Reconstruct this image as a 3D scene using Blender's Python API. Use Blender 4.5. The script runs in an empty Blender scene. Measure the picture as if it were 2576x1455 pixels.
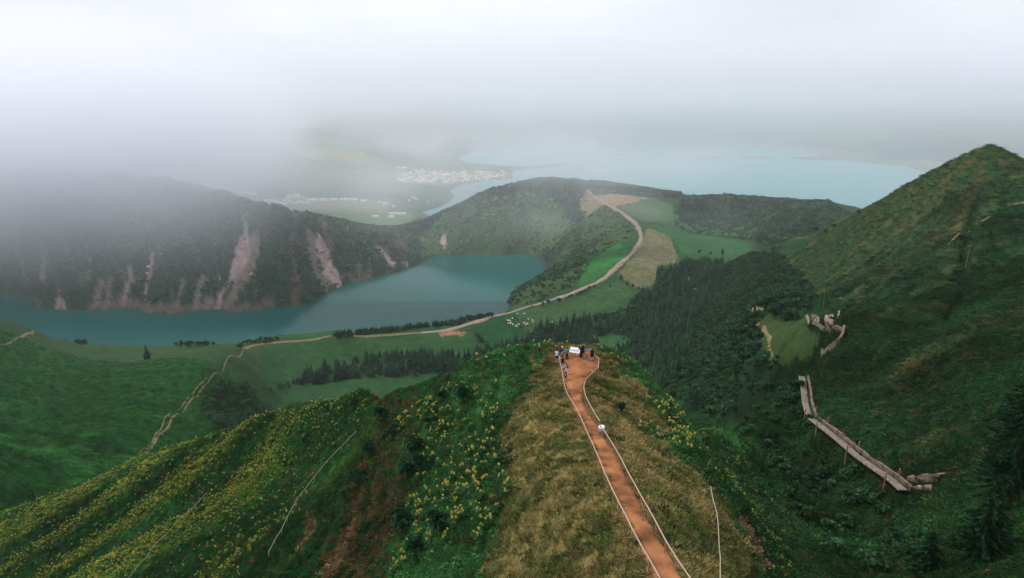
import bpy, bmesh, math, random
import numpy as np
from mathutils import Vector, Matrix

# ------------------------------------------------------------------ camera
S = bpy.context.scene
F, CU, CV = 1740.0, 1288.0, 727.5           # focal length and centre in photograph units (2576 x 1455)
PITCH = math.radians(16.5)
CAMZ = 500.0                                # metres above the large lake
SP, CP = math.sin(PITCH), math.cos(PITCH)
cd = bpy.data.cameras.new('camera'); cam = bpy.data.objects.new('camera', cd)
S.collection.objects.link(cam); S.camera = cam
cd.sensor_width = 36; cd.lens = 36 * F / 2576.0
cd.clip_start = 0.5; cd.clip_end = 40000
cam.location = (0, 0, CAMZ); cam.rotation_euler = (math.radians(90) - PITCH, 0, 0)

# ------------------------------------------------------------------ sky, sun, exposure
SUN_EL, SUN_AZ = math.radians(50), math.radians(-62)     # azimuth from the viewing direction, left is negative
w = bpy.data.worlds.new('World'); S.world = w; w.use_nodes = True
nt = w.node_tree; nt.nodes.clear()
def wn(t, **k):
    n = nt.nodes.new(t)
    for a, b in k.items(): setattr(n, a, b)
    return n
sky = wn('ShaderNodeTexSky', sky_type='NISHITA', sun_disc=False, sun_elevation=SUN_EL, sun_rotation=SUN_AZ)
sky.air_density = 1.0; sky.dust_density = 3.0; sky.altitude = 500
tc = wn('ShaderNodeTexCoord'); mp = wn('ShaderNodeMapping'); mp.inputs['Scale'].default_value = (1.1, 1.1, 3.2)
mp.inputs['Location'].default_value = (3.3, 0.2, 1.1)
nz = wn('ShaderNodeTexNoise'); nz.inputs['Scale'].default_value = 1.7; nz.inputs['Detail'].default_value = 4; nz.inputs['Roughness'].default_value = .5
cr = wn('ShaderNodeValToRGB'); e = cr.color_ramp.elements
e[0].position = .34; e[0].color = (.66, .69, .78, 1); e[1].position = .64; e[1].color = (.86, .88, .93, 1)
m0 = wn('ShaderNodeVectorMath', operation='SCALE'); m0.inputs['Scale'].default_value = .10
mx = wn('ShaderNodeMix', data_type='RGBA'); mx.inputs[0].default_value = .88
bg = wn('ShaderNodeBackground'); bg.inputs["Strength"].default_value = 1.25
wo = wn('ShaderNodeOutputWorld'); L = nt.links.new
L(tc.outputs['Generated'], mp.inputs[0]); L(mp.outputs[0], nz.inputs[0]); L(nz.outputs[0], cr.inputs[0])
L(sky.outputs[0], m0.inputs[0]); L(m0.outputs[0], mx.inputs[6]); L(cr.outputs[0], mx.inputs[7])
L(mx.outputs[2], bg.inputs[0]); L(bg.outputs[0], wo.inputs[0])
sd = bpy.data.lights.new('sun', 'SUN'); sd.energy = 3.0; sd.angle = math.radians(10); sd.color = (1, .93, .82)
sun = bpy.data.objects.new('sun', sd); S.collection.objects.link(sun); sun.location = (-300, 200, 900)
sdir = Vector((math.sin(SUN_AZ) * math.cos(SUN_EL), math.cos(SUN_AZ) * math.cos(SUN_EL), math.sin(SUN_EL)))
sun.rotation_euler = sdir.to_track_quat('Z', 'Y').to_euler()
vs = S.view_settings; vs.view_transform = 'Standard'; vs.look = 'None'; vs.exposure = 0; vs.gamma = 1
cy = S.cycles
HAZE = 0.5e-4
cy.max_bounces = 10; cy.diffuse_bounces = 2; cy.glossy_bounces = 2; cy.transmission_bounces = 3
cy.volume_bounces = 4; cy.transparent_max_bounces = 6; cy.use_denoising = True; cy.denoiser = 'OPENIMAGEDENOISE'
cy.caustics_reflective = False; cy.caustics_refractive = False
cy.volume_step_rate = 1.0; cy.volume_max_steps = 64

# ------------------------------------------------------------------ helpers
RNG = np.random.default_rng(7); random.seed(7)
COL = S.collection
def ray(u, v):
    u = np.asarray(u, float); v = np.asarray(v, float)
    xc = (u - CU) / F; yu = (CV - v) / F
    return xc, CP + SP * yu, -SP + CP * yu          # world direction per metre of depth
def P(u, v, D):
    a, b, c = ray(u, v); return (float(a * D), float(b * D), float(CAMZ + c * D))
def PZ(u, v, z):                                    # pixel at a known elevation
    a, b, c = ray(u, v); return P(u, v, (z - CAMZ) / c)
def proj(x, y, z):
    dz = z - CAMZ; d = y * CP - dz * SP; up = y * SP + dz * CP
    return CU + F * x / d, CV - F * up / d, d
def hsh(i, j, s):
    n = (i.astype(np.int64) * 374761393 + j.astype(np.int64) * 668265263 + s * 1442695041) & 0x7fffffff
    n = ((n ^ (n >> 13)) * 1274126177) & 0x7fffffff
    return ((n ^ (n >> 16)) & 0xffff) / 65535.0
def vnoise(x, y, s=0):
    xi = np.floor(x); yi = np.floor(y); fx = x - xi; fy = y - yi
    fx = fx * fx * fx * (fx * (fx * 6 - 15) + 10); fy = fy * fy * fy * (fy * (fy * 6 - 15) + 10)
    a = hsh(xi, yi, s); b = hsh(xi + 1, yi, s); c = hsh(xi, yi + 1, s); d = hsh(xi + 1, yi + 1, s)
    return (a + (b - a) * fx + (c - a) * fy + (a - b - c + d) * fx * fy) * 2 - 1
def fbm(x, y, o=4, s=0, g=.5):
    t = 0; a = 1; n = 0
    for k in range(o):
        t = t + a * vnoise(x * 2 ** k + 17.3 * k, y * 2 ** k - 9.1 * k, s + k); n += a; a *= g
    return t / n
def sstep(a, b, x):
    t = np.clip((x - a) / (b - a), 0, 1); return t * t * (3 - 2 * t)
def inpoly(px, py, poly):
    r = np.zeros(px.shape, bool); n = len(poly)
    for i in range(n):
        x1, y1 = poly[i]; x2, y2 = poly[(i + 1) % n]
        if y1 == y2: continue
        c = ((y1 > py) != (y2 > py)) & (px < (x2 - x1) * (py - y1) / (y2 - y1) + x1)
        r ^= c
    return r
def tag(o, label, cat=None, group=None, kind=None):
    o['label'] = label
    if cat: o['category'] = cat
    if group: o['group'] = group
    if kind: o['kind'] = kind
    return o
def link(name, me, parent=None, mat=None):
    o = bpy.data.objects.new(name, me); COL.objects.link(o)
    if mat is not None and me is not None and not me.materials: me.materials.append(mat)
    if parent is not None: o.parent = parent
    return o
def mesh(name, v, f, mat=None, smooth=False):
    me = bpy.data.meshes.new(name); me.from_pydata([tuple(p) for p in v], [], [tuple(q) for q in f]); me.update()
    if smooth: me.shade_smooth()
    if mat is not None: me.materials.append(mat)
    return me
def empty(name, loc=(0, 0, 0), rz=0):
    o = bpy.data.objects.new(name, None); COL.objects.link(o); o.location = loc; o.rotation_euler = (0, 0, rz); o.empty_display_size = .2
    return o

# ------------------------------------------------------------------ terrain: control points
LAKE1, LAKE2 = 95.0, 0.0                    # the crater lake and the large lake
CPTS = []
def A(*pts):
    for p in pts: CPTS.append(P(*p))
def AZ(z, *pts):
    for p in pts: CPTS.append(PZ(p[0], p[1], z))
def H(u, v, *dz):                           # hidden ground behind (u,v): pairs of depth and elevation
    for D, z in dz:
        a, b, c = ray(u, v); CPTS.append((float(a * D), float(b * D), z))
PATH = [(1790,1700,33.5),(1730,1570,37),(1678.6,1455,41.5),(1632.8,1353,46.5),(1591,1274,51.5),(1562,1216,56),(1533,1157,61),(1508,1116,65.5),
        (1489,1082,69.5),(1470,1049,73.5),(1454,1024,76.5),(1447.5,1003,79),(1445.5,978,82),(1449.6,953,85),(1462,932,87.5),(1462,907,90),(1458,892,92)]
A(*PATH)
# crest of the ridge and its left skyline
CREST = [(1460,872,96),(1400,868,97),(1350,870,97),(1300,874,96.5),(1240,888,96),(1190,912,100),(1130,940,104),(1060,968,107),(990,987,112),(920,978,122),(860,990,128),
         (800,1000,134),(740,1012,140),(680,1030,146),(610,1060,152),(540,1092,158),(440,1125,162),(340,1162,165),(200,1215,170),(80,1258,172),(0,1290,175),(-200,1370,180)]
A(*CREST)
A((1500,874,96.5),(1540,887,97),(1580,908,96),(1620,942,95),(1660,987,92),(1690,1024,90))
for u, v, D in CREST + [(1500,874,96.5),(1540,887,97),(1580,908,96),(1620,942,95),(1660,987,92),(1690,1024,90)]:
    c = -ray(u, v)[2]; z0 = CAMZ - D * c
    if u > 900: H(u, v, (D + 8, z0 - 8), (D + 25, z0 - 28), (D + 70, z0 - 70))
    elif u > 560: H(u, v, (D + 10, z0 - 10), (D + 35, z0 - 34), (D + 85, z0 - 66))
    else: H(u, v, (D + 10, z0 - 10), (D + 40, z0 - 34))
for u in (700, 900, 1100, 1300, 1450): H(u, 960, (300, 335 - 15), (430, 268), (560, 222), (640, 205))
A((1300,950,90),(1200,1000,92),(1100,1050,95),(1000,1080,100),(900,1100,112),(800,1120,122),(650,1150,135),(500,1200,140),(300,1280,145),(100,1370,145),(-100,1455,145),
  (1380,1000,82),(1350,1050,77),(1250,1100,80),(1150,1150,82),(1050,1180,86),(950,1180,94),(1430,1100,68.5),(1400,1200,59.5),(1480,1200,57),(1300,1200,66),(1200,1250,68),(1100,1280,73),(1000,1300,81),(880,1300,89),(740,1300,101),(600,1330,110),
  (400,1400,117),(200,1455,121),(1500,1330,49),(1400,1350,51.5),(1250,1400,57),(1560,1455,43.5),(1400,1455,47.5),(1100,1455,62),(950,1455,70),(800,1455,77),(600,1455,94),(400,1520,105),
  (1200,1600,50),(900,1600,64),(600,1600,80),(1500,1600,40),(1400,920,91.5),(1380,890,93))
# right flank
A((1560,930,91),(1540,980,84.5),(1600,1000,85),(1640,1100,74),(1560,1080,70.5),(1660,1250,55),(1720,1200,63),(1750,1350,52.5),(1760,1130,73),(1800,1250,66),(1850,1350,60),(1850,1455,53),(1750,1455,43.5),
  (1758,1099,118),(1800,1100,138),(1830,1180,108),(1900,1200,122),(1880,1290,88),(1950,1380,76),(2000,1455,70),(2000,1200,134),(1900,1080,165),(2000,1080,165),(2100,1250,124),(2000,1330,100),(2100,1350,103),(2300,1350,99),
  (2200,1455,84),(2400,1455,75),(2576,1455,68),(2700,1455,66),(2576,1300,80),(2576,1150,92),(2400,1250,100),(2000,1600,55),(2300,1600,62),(2600,1600,56),
  (1750,1000,330),(1700,960,420))
# right hillside with the old walkway, the terrace and the cone
A((2275,1242,117),(2215,1190,126),(2160,1140,135),(2100,1092,145),(2050,1055,155),(2030,1000,166),(2016,955,176),(2075,898,197),(2118,866,201),(2125,838,208),(2100,820,220),(2060,805,236),(2030,800,244),
  (2200,1050,150),(2300,1120,126),(2100,1000,168),(2200,950,179),(2300,900,168),(2450,900,146),(2560,950,126),(2400,1050,128),(2500,800,172),(2300,800,205),(2700,1000,110),(2700,800,160),
  (2200,800,255),(2120,780,285),(2300,720,268),(2428,681,240),(2540,690,215),(2070,775,325),(2200,690,350),(2050,715,440),(2000,655,640),(2100,605,620),(2130,547,760),(2200,512,690),(2250,482,640),(2160,530,735),(2300,457,595),(2350,433,548),(2385,417,518),(2420,402,490),(2450,390,470),(2470,381,459),(2486,374,450),(2494,374,449),(2505,379,446),(2515,384,443),(2530,392,440),(2576,412,430),(2650,440,420),
  (2450,500,375),(2350,560,400),(2280,620,390),(2550,560,300),(2576,620,250),(2700,600,260),(2440,600,300))
H(2490, 375, (480, 452), (560, 415), (700, 360), (1100, 250)); H(2350, 432, (600, 420), (750, 370), (1000, 280)); H(2576, 412, (480, 440), (600, 400), (900, 300)); H(2700, 440, (500, 430), (900, 300))
H(2250, 482, (700, 390), (850, 345), (1100, 260)); H(2130, 547, (820, 345), (950, 310), (1150, 250)); H(2016, 955, (190, 414), (230, 398), (260, 392)); H(1960, 955, (200, 405))
H(2150, 1250, (108, 426)); H(2060, 1120, (135, 420)); H(1990, 1020, (160, 414))
A((1930,850,312),(1900,800,350),(1890,775,375),(1950,900,290),(1990,830,290),(1850,900,345),(1780,950,400),(1800,850,500),(1850,760,560),(1750,850,620),(1830,1000,300),(1900,960,270),(1760,900,520),(1700,1000,400),(1960,770,400))
A((1800,800,660),(1800,700,930),(1900,700,780),(1870,650,960),(1700,900,640),(1650,950,560),(1950,740,560),(1850,700,880),(1680,840,760))
# left hill
A((350,1140,325),(450,1060,405),(540,940,540),(590,900,660),(610,882,745),(0,1100,300),(150,1130,310),(0,1200,240),(100,1200,258),(250,1100,345),(-200,1200,235),(-200,1000,330),(0,1000,380),(200,1000,430),(400,1000,470),
  (100,930,520),(300,930,560),(480,930,580),(0,900,540),(200,905,610),(400,897,650),(0,860,590),(90,850,665),(200,866,735),(300,870,760),(450,870,775),(0,812,630),(50,818,655),(0,801,655),(80,828,690),(140,850,720),(-200,800,640),
  (530,1040,470),(600,960,560),(480,1110,380),(560,1070,420),(640,1010,560))
H(0, 801, (720, 255), (800, 180), (870, 88), (960, 75)); H(-200, 800, (720, 250), (800, 180), (880, 85), (960, 70)); H(100, 840, (760, 230), (840, 170), (930, 85)); H(300, 866, (800, 205), (860, 160), (930, 85)); H(500, 866, (810, 205), (870, 160), (940, 85))
# rim road and the bench of meadows
A((1470,472,1900),(1480,485,1850),(1500,500,1780),(1540,525,1650),(1580,545,1560),(1605,575,1430),(1615,600,1340),(1600,625,1260),(1560,660,1160),(1500,712,1045),(1420,745,985),(1300,780,920),(1130,830,850),(1000,840,835),(800,852,810),(600,865,790))
A((840,840,815),(700,930,750),(900,900,780),(1100,870,800),(1000,950,740),(800,980,705),(700,1012,680),(1250,830,840),(1330,800,880),(1450,780,930),(1550,730,1010),(1530,860,830),(1400,850,840),(1600,780,930),(1700,700,1080),(1700,800,880),(1750,750,960))
H(700, 860, (850, 205), (910, 155), (970, 85)); H(840, 838, (860, 205), (920, 155), (980, 85)); H(1000, 825, (880, 205), (940, 150), (1000, 85)); H(1150, 803, (890, 210), (960, 150), (1030, 85))
A((1230,795,890),(1300,745,1050),(1345,715,1300),(1400,700,1180),(1470,690,1150),(1480,640,1330),(1420,660,1420),(1540,600,1400),(1500,560,1600),(1420,600,1600),(1450,530,1750))
H(1215, 795, (920, 195), (1000, 140), (1080, 85)); H(1290, 745, (1120, 150), (1180, 85))
A((1650,560,1450),(1600,520,1650),(1560,495,1750),(1700,600,1350),(1640,640,1230),(1600,690,1120),(1680,655,1200),(1850,620,1310),(1800,640,1260),(1745,588,1450),(1660,520,1650),(1700,540,1580))
# forested hill right of the road
A((1720,505,1680),(1790,500,1640),(1850,500,1640),(1920,512,1620),(2000,512,1600),(2080,516,1560),(2130,537,1500),(1850,555,1540),(1930,622,1330),(2000,570,1440),(1640,497,1780),(1560,478,1860))
H(1600, 480, (2050, 200), (2300, 80), (2500, 0)); H(1850, 500, (1800, 215), (2100, 110), (2400, 10)); H(2080, 516, (1700, 215), (2000, 120), (2300, 10)); H(1440, 455, (2000, 235), (2300, 110), (2550, 0))
# crater lake shore and the far wall
SH1 = [(-150,748),(0,742),(40,745),(75,758),(82,778),(150,778),(330,775),(550,778),(680,773),(770,768),(800,755),(830,735),(860,722),(930,705),(1000,690),(1020,680),(1060,662),(1110,645),(1180,638),(1330,640),(1360,655),(1385,684)]
AZ(LAKE1, *SH1)
for u, v in [(100,800),(0,788),(-200,775),(-200,800),(180,790),(40,766),(0,758),(62,772),(60,788),(-100,765),(-100,790),(0,770),(200,800),(400,810),(600,810),(800,800),(1000,760),(1150,720),(1250,690),(1200,660)]: q_ = PZ(u, v, LAKE1); CPTS.append((q_[0], q_[1], LAKE1 - 28))
A((1400,458,1850),(1300,468,1850),(1200,498,1850),(1150,518,1850),(1100,540,1840),(1080,560,1820),(1030,577,1780),(950,577,1750),(870,560,1740),(800,546,1690),(740,532,1650),(700,523,1620),(640,510,1600),(550,490,1600),(400,455,1630),(200,430,1650),(0,415,1650),(-200,405,1650),
  (1200,580,1740),(1350,560,1740),(1000,630,1640),(550,600,1420),(300,600,1430),(100,600,1450),(700,600,1470),(850,625,1560),(-100,600,1450),(400,700,1310),(200,700,1310),(700,700,1330),(600,700,1310),(1150,600,1720))
for u, v, D, z in [(1300,468,1850,242),(1200,498,1850,210),(1100,540,1840,165),(950,577,1750,150),(800,546,1690,190),(700,523,1620,220)]:
    H(u, v, (D + 130, z - 25), (D + 330, z * .45 + 15), (D + 600, 35))
for u, v, D, z in [(550,490,1600,256),(300,442,1640,290),(0,415,1650,308),(-200,405,1650,312)]: H(u, v, (D + 150, z - 15), (D + 500, z * .5), (D + 1200, 70))
# caldera floor, village, far shore, far rim
AZ(36, (640,500),(700,505)); AZ(30, (850,505),(800,515)); AZ(38, (950,548),(900,540),(1000,545)); AZ(15, (1050,515)); AZ(9, (1000,440),(1130,445),(1050,470)); AZ(14, (1000,425),(1120,428)); AZ(40, (800,440),(600,470))
SH2 = [(1281,449),(1201,457),(1145,467),(1138,492),(1116,512),(1055,530)]
AZ(1.5, *SH2); AZ(1.5, (1275,436),(1310,425),(1420,412),(1560,402),(1750,398),(1900,398),(2050,402),(2200,412),(2330,430),(2450,440))
for u, v in [(1250,480),(1350,445),(1500,430),(1700,430),(1900,430),(2100,440),(2250,440),(1900,480),(1600,460),(1250,462),(1190,488),(1700,409),(1900,410),(2050,414),(2200,424),(1500,416)]: q_ = PZ(u, v, 0); CPTS.append((q_[0], q_[1], -18))
A((2200,388,5000),(2400,354,5000),(2330,362,5000),(2480,358,4950),(2576,366,4900),(2700,368,4900),(2300,400,4700),(1900,385,5500),(1600,392,5400),(1350,408,5000))
for u in (-300, 100, 600, 1100, 1600, 2100, 2600, 2900): H(u, 300, (6500, 130), (8000, 290), (9500, 330), (11000, 350))
for u in (-300, 200, 700): H(u, 400, (4200, 120), (5200, 160))
H(1000, 400, (5200, 60)); H(2900, 500, (1800, 200), (3000, 60)); H(2500, 430, (2000, 80), (2800, 0), (3500, -15)); H(-600, 500, (1700, 310), (3000, 150)); H(-600, 800, (700, 270), (950, 75), (1250, 70), (1500, 150)); H(-600, 1200, (250, 360)); H(3000, 900, (180, 450), (400, 440), (700, 350)); H(3000, 1300, (60, 456))
for az in (-60, -20, 20, 60):
    a = math.radians(az); CPTS.append((12 * math.sin(a), 12 * math.cos(a), 470)); 
CPTS.append((10.0, 25.0, 472.0))

CP_ = np.array(CPTS)
SCA = 1.35                                  # stretch of azimuth against log distance
def uvw(x, y): return np.arctan2(x, y) * SCA, np.log(np.hypot(x, y))
def tps_fit(x, y, z, lam=2e-4):
    n = len(x); d = np.hypot(x[:, None] - x, y[:, None] - y)
    K = np.where(d > 0, d * d * np.log(d + 1e-12), 0) + lam * np.eye(n)
    Pm = np.c_[np.ones(n), x, y]; M = np.zeros((n + 3, n + 3)); M[:n, :n] = K; M[:n, n:] = Pm; M[n:, :n] = Pm.T
    return np.linalg.solve(M, np.r_[z, 0, 0, 0])
_x, _y = uvw(CP_[:, 0], CP_[:, 1])
CO = tps_fit(_x, _y, CP_[:, 2])
NA, NR = 760, 900
AZ0, AZ1, R0, R1 = math.radians(-62), math.radians(62), 12.0, 10500.0
az = np.linspace(AZ0, AZ1, NA); lr = np.linspace(math.log(R0), math.log(R1), NR)
def tps_grid():
    out = np.empty((NR, NA)); X = az * SCA; cw = CO[:-3]
    d2x = (X[:, None] - _x[None]) ** 2
    for i in range(NR):
        d2 = d2x + (lr[i] - _y[None]) ** 2
        out[i] = (d2 * np.log(d2 + 1e-12) * .5) @ cw + CO[-3] + CO[-2] * X + CO[-1] * lr[i]
    return out
GZ = tps_grid()
RR = np.exp(lr)[:, None]; GX = RR * np.sin(az)[None]; GY = RR * np.cos(az)[None]
AA = np.broadcast_to(az[None], GZ.shape); LL = np.broadcast_to(lr[:, None], GZ.shape); RG = np.broadcast_to(RR, GZ.shape)
U, V, DD = proj(GX, GY, GZ)                  # every ground point's place in the photograph, used to lay out the land cover

# ------------------------------------------------------------------ terrain: relief
PW = np.array([P(*p) for p in PATH])
def dist_poly(x, y, pts):
    d = np.full(x.shape, 1e9)
    for a, b in zip(pts[:-1], pts[1:]):
        ab = b[:2] - a[:2]; t = np.clip(((x - a[0]) * ab[0] + (y - a[1]) * ab[1]) / (ab @ ab), 0, 1)
        d = np.minimum(d, np.hypot(x - a[0] - t * ab[0], y - a[1] - t * ab[1]))
    return d
near = RG < 200
PD = np.full(GZ.shape, 1e3); PD[near] = dist_poly(GX[near], GY[near], PW)
WALL = (U < 1060) & (DD > 1190) & (DD < 1760) & (GZ > 96)
CONEP = P(2490, 375, 450)
th = np.arctan2(GX - CONEP[0], GY - CONEP[1]); rho = np.hypot(GX - CONEP[0], GY - CONEP[1])
HILLR = (U > 1850) & (DD > 140) & (DD < 1000) & (GZ > 300)
bench = (DD > 640) & (DD < 1500) & (GZ < 235) & (U < 1900)
base = fbm(AA * 26, LL * 26, 4, 3)
amp = np.where(bench, .0012, .0042) * np.minimum(RG, 2500)
amp = np.where((RG < 190) & (GZ > 400), np.minimum(amp, .5), amp) * sstep(1.6, 6, PD)
amp = np.where(DD > 2300, amp * .15, amp)
GZ = GZ + base * amp
wv = vnoise(AA * 9, LL * 9, 5)
g1 = 1 - np.abs(vnoise(AA * 46 + wv * .7, LL * 5, 11)); g2 = 1 - np.abs(vnoise(AA * 120 + wv, LL * 9, 12))
GZ = GZ - np.where(WALL, sstep(97, 140, GZ) * (11 * g1 ** 4 + 3.5 * g2 ** 4), 0)
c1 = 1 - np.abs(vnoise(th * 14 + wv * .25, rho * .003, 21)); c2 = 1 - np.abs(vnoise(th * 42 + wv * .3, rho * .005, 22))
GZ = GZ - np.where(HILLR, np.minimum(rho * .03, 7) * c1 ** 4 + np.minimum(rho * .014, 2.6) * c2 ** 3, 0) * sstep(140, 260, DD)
GZ = GZ + 4.0 * np.exp(-rho / 17)
# furrows running down the flank on the left
sx_, tx_ = GX * .51 - GY * .86, GX * .86 + GY * .51
FLK = (RG < 260) & (U < 1000) & (GZ > 380)
fl = 1 - np.abs(vnoise(sx_ * .085 + wv * .3, tx_ * .012, 31)); fl2 = 1 - np.abs(vnoise(sx_ * .25, tx_ * .03, 32))
GZ = GZ - np.where(FLK, 1.6 * fl ** 4 + .5 * fl2 ** 4, 0) * sstep(1000, 800, U)
lh = 1 - np.abs(vnoise(sx_ * .03 + wv * .3, tx_ * .005, 33))
GZ = GZ - np.where((U < 620) & (DD > 230) & (DD < 600), 4 * lh ** 4, 0)
GZ = np.where((DD > 2300) & (GZ > 1), np.maximum(GZ, 1.2), GZ)

def height(x, y):
    x = np.asarray(x, float); y = np.asarray(y, float)
    a = (np.arctan2(x, y) - AZ0) / (AZ1 - AZ0) * (NA - 1); r = (np.log(np.maximum(np.hypot(x, y), R0)) - lr[0]) / (lr[-1] - lr[0]) * (NR - 1)
    a = np.clip(a, 0, NA - 1.001); r = np.clip(r, 0, NR - 1.001)
    i = r.astype(int); j = a.astype(int); fr = r - i; fa = a - j
    return (GZ[i, j] * (1 - fa) + GZ[i, j + 1] * fa) * (1 - fr) + (GZ[i + 1, j] * (1 - fa) + GZ[i + 1, j + 1] * fa) * fr
_DS = np.geomspace(25, 9500, 2600)
def hit(u, v, off=0.0, dmin=0):
    a, b, c = ray(u, v); D = _DS[_DS >= dmin]
    g = CAMZ + c * D - height(a * D, b * D) - off
    k = np.argmax(g < 0)
    if k == 0: k = len(D) - 1
    t = g[k - 1] / (g[k - 1] - g[k]) if g[k - 1] != g[k] else 0
    d = D[k - 1] + (D[k] - D[k - 1]) * t
    return np.array([a * d, b * d, CAMZ + c * d])
SL = (GZ + 2.0 - CAMZ) / RG; CM = np.maximum.accumulate((GZ - CAMZ) / RG, axis=0)
VIS = SL >= CM - 1e-3
VIST = (GZ + 13 - CAMZ) / RG >= CM - 1e-3
FRM = (U > -150) & (U < 2726) & (V > 150) & (V < 1560)
VIS &= FRM; VIST &= FRM

# ------------------------------------------------------------------ terrain: land cover colours
jx = U + 15 * fbm(AA * 110, LL * 110, 4, 41, .7); jy = V + 12 * fbm(AA * 110, LL * 110, 4, 42, .7)
C = np.zeros(GZ.shape + (3,)); C[:] = (.022, .050, .014)
n1 = fbm(AA * 60, LL * 60, 4, 51) * .5 + .5; n2 = fbm(AA * 200, LL * 200, 3, 52) * .5 + .5; n3 = fbm(AA * 14, LL * 14, 3, 53) * .5 + .5
def paint(mask, col, k=1.0):
    m = (np.asarray(mask, float) * k)[..., None]; global C
    C = C * (1 - m) + np.asarray(col) * m
def lerp(a, b, t): return np.asarray(a) * (1 - t[..., None]) + np.asarray(b) * t[..., None]
def poly(pts, d0, d1, jit=True): return inpoly(jx if jit else U, jy if jit else V, pts) & (DD > d0) & (DD < d1)
FARP = DD > 2050
# meadow bench, left hill, right hillside
paint(bench, lerp((.030, .075, .022), (.050, .098, .028), n1))
LHILL = (U < 660) & (DD > 220) & (DD < 900)
paint(LHILL, lerp((.020, .060, .014), (.055, .095, .022), sstep(.35, .75, n2 * .6 + n3 * .4)))
paint(LHILL & (DD > 560), lerp((.045, .08, .025), (.075, .095, .035), n1), .7)
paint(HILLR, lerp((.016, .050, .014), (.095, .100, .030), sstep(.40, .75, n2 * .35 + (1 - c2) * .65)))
paint(poly([(2120,545),(2490,365),(2580,400),(2580,480),(2500,520),(2400,600),(2250,700),(2050,720),(1950,700)], 250, 1000), lerp((.036, .062, .020), (.105, .098, .034), sstep(.3, .8, (1 - c1) * .5 + n2 * .5)), .8)
WV = poly([(1760,640),(1960,640),(2050,740),(2010,800),(1980,900),(2010,1000),(1900,1060),(1740,1040),(1640,960),(1700,880),(1760,780)], 230, 1000)
paint(WV, lerp((.014, .034, .012), (.03, .055, .018), n1))
paint(poly([(1890,770),(1960,790),(2030,800),(2070,840),(2040,880),(1960,910),(1930,900),(1915,850)], 200, 420), lerp((.035, .07, .022), (.06, .085, .03), n2))
# crater walls
paint((U < 1480) & (DD > 1150) & (DD < 2050) & (GZ > 95), lerp((.018, .040, .018), (.032, .052, .022), n1))
paint(poly([(1050,600),(1100,560),(1170,525),(1300,490),(1400,510),(1440,560),(1420,620),(1330,638),(1150,636),(1060,650)], 1500, 2050), lerp((.060, .100, .028), (.13, .15, .045), n2), .9)  # sunlight on the rim hill painted in as lighter cover
paint(WALL & (g1 > .86), (.17, .12, .115), .5 * sstep(.86, .97, g1) * sstep(260, 140, GZ))
INN = poly([(1225,797),(1300,740),(1390,680),(1420,590),(1460,560),(1520,520),(1580,560),(1590,600),(1550,612),(1486,654),(1448,719),(1400,745)], 850, 2000)
paint(INN, lerp((.035, .070, .022), (.085, .100, .035), n2))  # inner slope lightened too, as if sunlit
for pg, cc in [([(1448,719),(1460,683),(1486,654),(1553,612),(1586,628),(1582,636),(1535,680),(1483,715)], (.045, .150, .030)),
               ([(1553,686),(1593,648),(1617,602),(1628,573),(1666,584),(1689,602),(1706,648),(1698,662),(1657,668),(1648,716),(1602,727),(1561,697)], (.165, .165, .085)),
               ([(1492,490),(1534,488),(1640,497),(1597,511),(1558,518),(1531,514),(1498,502)], (.27, .20, .12)),
               ([(1457,502),(1475,482),(1500,500),(1515,516),(1477,551),(1460,525)], (.20, .18, .09)),
               ([(1555,520),(1600,512),(1640,498),(1690,515),(1700,545),(1660,560),(1620,560),(1590,540)], (.09, .125, .050)),
               ([(1630,570),(1700,545),(1745,588),(1850,592),(1890,630),(1820,645),(1720,640),(1690,600)], (.055, .120, .040)),
               ([(1200,805),(1290,790),(1320,845),(1240,880),(1190,860)], (.028, .085, .026)),
               ([(1290,790),(1420,755),(1560,705),(1600,740),(1540,770),(1390,815),(1330,845)], (.072, .115, .036)),
               ([(1105,838),(1135,832),(1170,836),(1165,846),(1135,843),(1110,849)], (.33, .17, .10))]:
    paint(poly(pg, 700, 2000, False), lerp(np.array(cc) * .62, np.array(cc) * 1.2, np.clip(n2 * .55 + n1 * .3 + .22 * (vnoise(GX * .16 + GY * .05, GY * .012, 77) * .5 + .5), 0, 1)))
paint(((jx - 1532) / 52) ** 2 + ((jy - 866) / 34) ** 2 < 1, (.055, .10, .035), (DD > 600) & (DD < 1000))
SCARS = [([(640,560),(656,600),(640,680),(602,740),(575,779),(560,779),(590,700),(622,620)], .5), ([(770,570),(790,590),(800,660),(838,722),(818,735),(785,680)], .4), ([(595,592),(626,588),(633,606),(626,647),(595,701),(561,742),(556,779),(533,781),(547,746),(578,694),(588,633)], 1), ([(612,530),(618,530),(622,590),(612,590)], .8),
         ([(797,585),(821,606),(838,660),(860,718),(848,724),(817,688),(797,640)], 1), ([(386,633),(388,667),(378,708),(361,746),(368,705),(373,667)], 1),
         ([(325,664),(337,667),(325,735),(310,775),(298,775),(318,701)], .8), ([(106,640),(118,674),(110,712),(97,712),(103,667)], .6), ([(144,749),(158,749),(164,778),(138,778)], .9),
         ([(944,611),(963,622),(984,651),(1003,668),(986,668),(956,638)], 1), ([(1015,655),(1026,652),(1030,671),(1014,671)], 1), ([(1118,582),(1126,610),(1122,634),(1111,630),(1108,600)], 1.6),
         ([(250,700),(262,705),(250,778),(232,778)], .6), ([(270,690),(285,700),(275,778),(262,778)], .5), ([(455,700),(465,700),(452,778),(436,778)], .5), ([(505,690),(520,690),(500,778),(486,778)], .6), ([(520,740),(534,735),(528,780),(505,780)], .8)]
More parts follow.
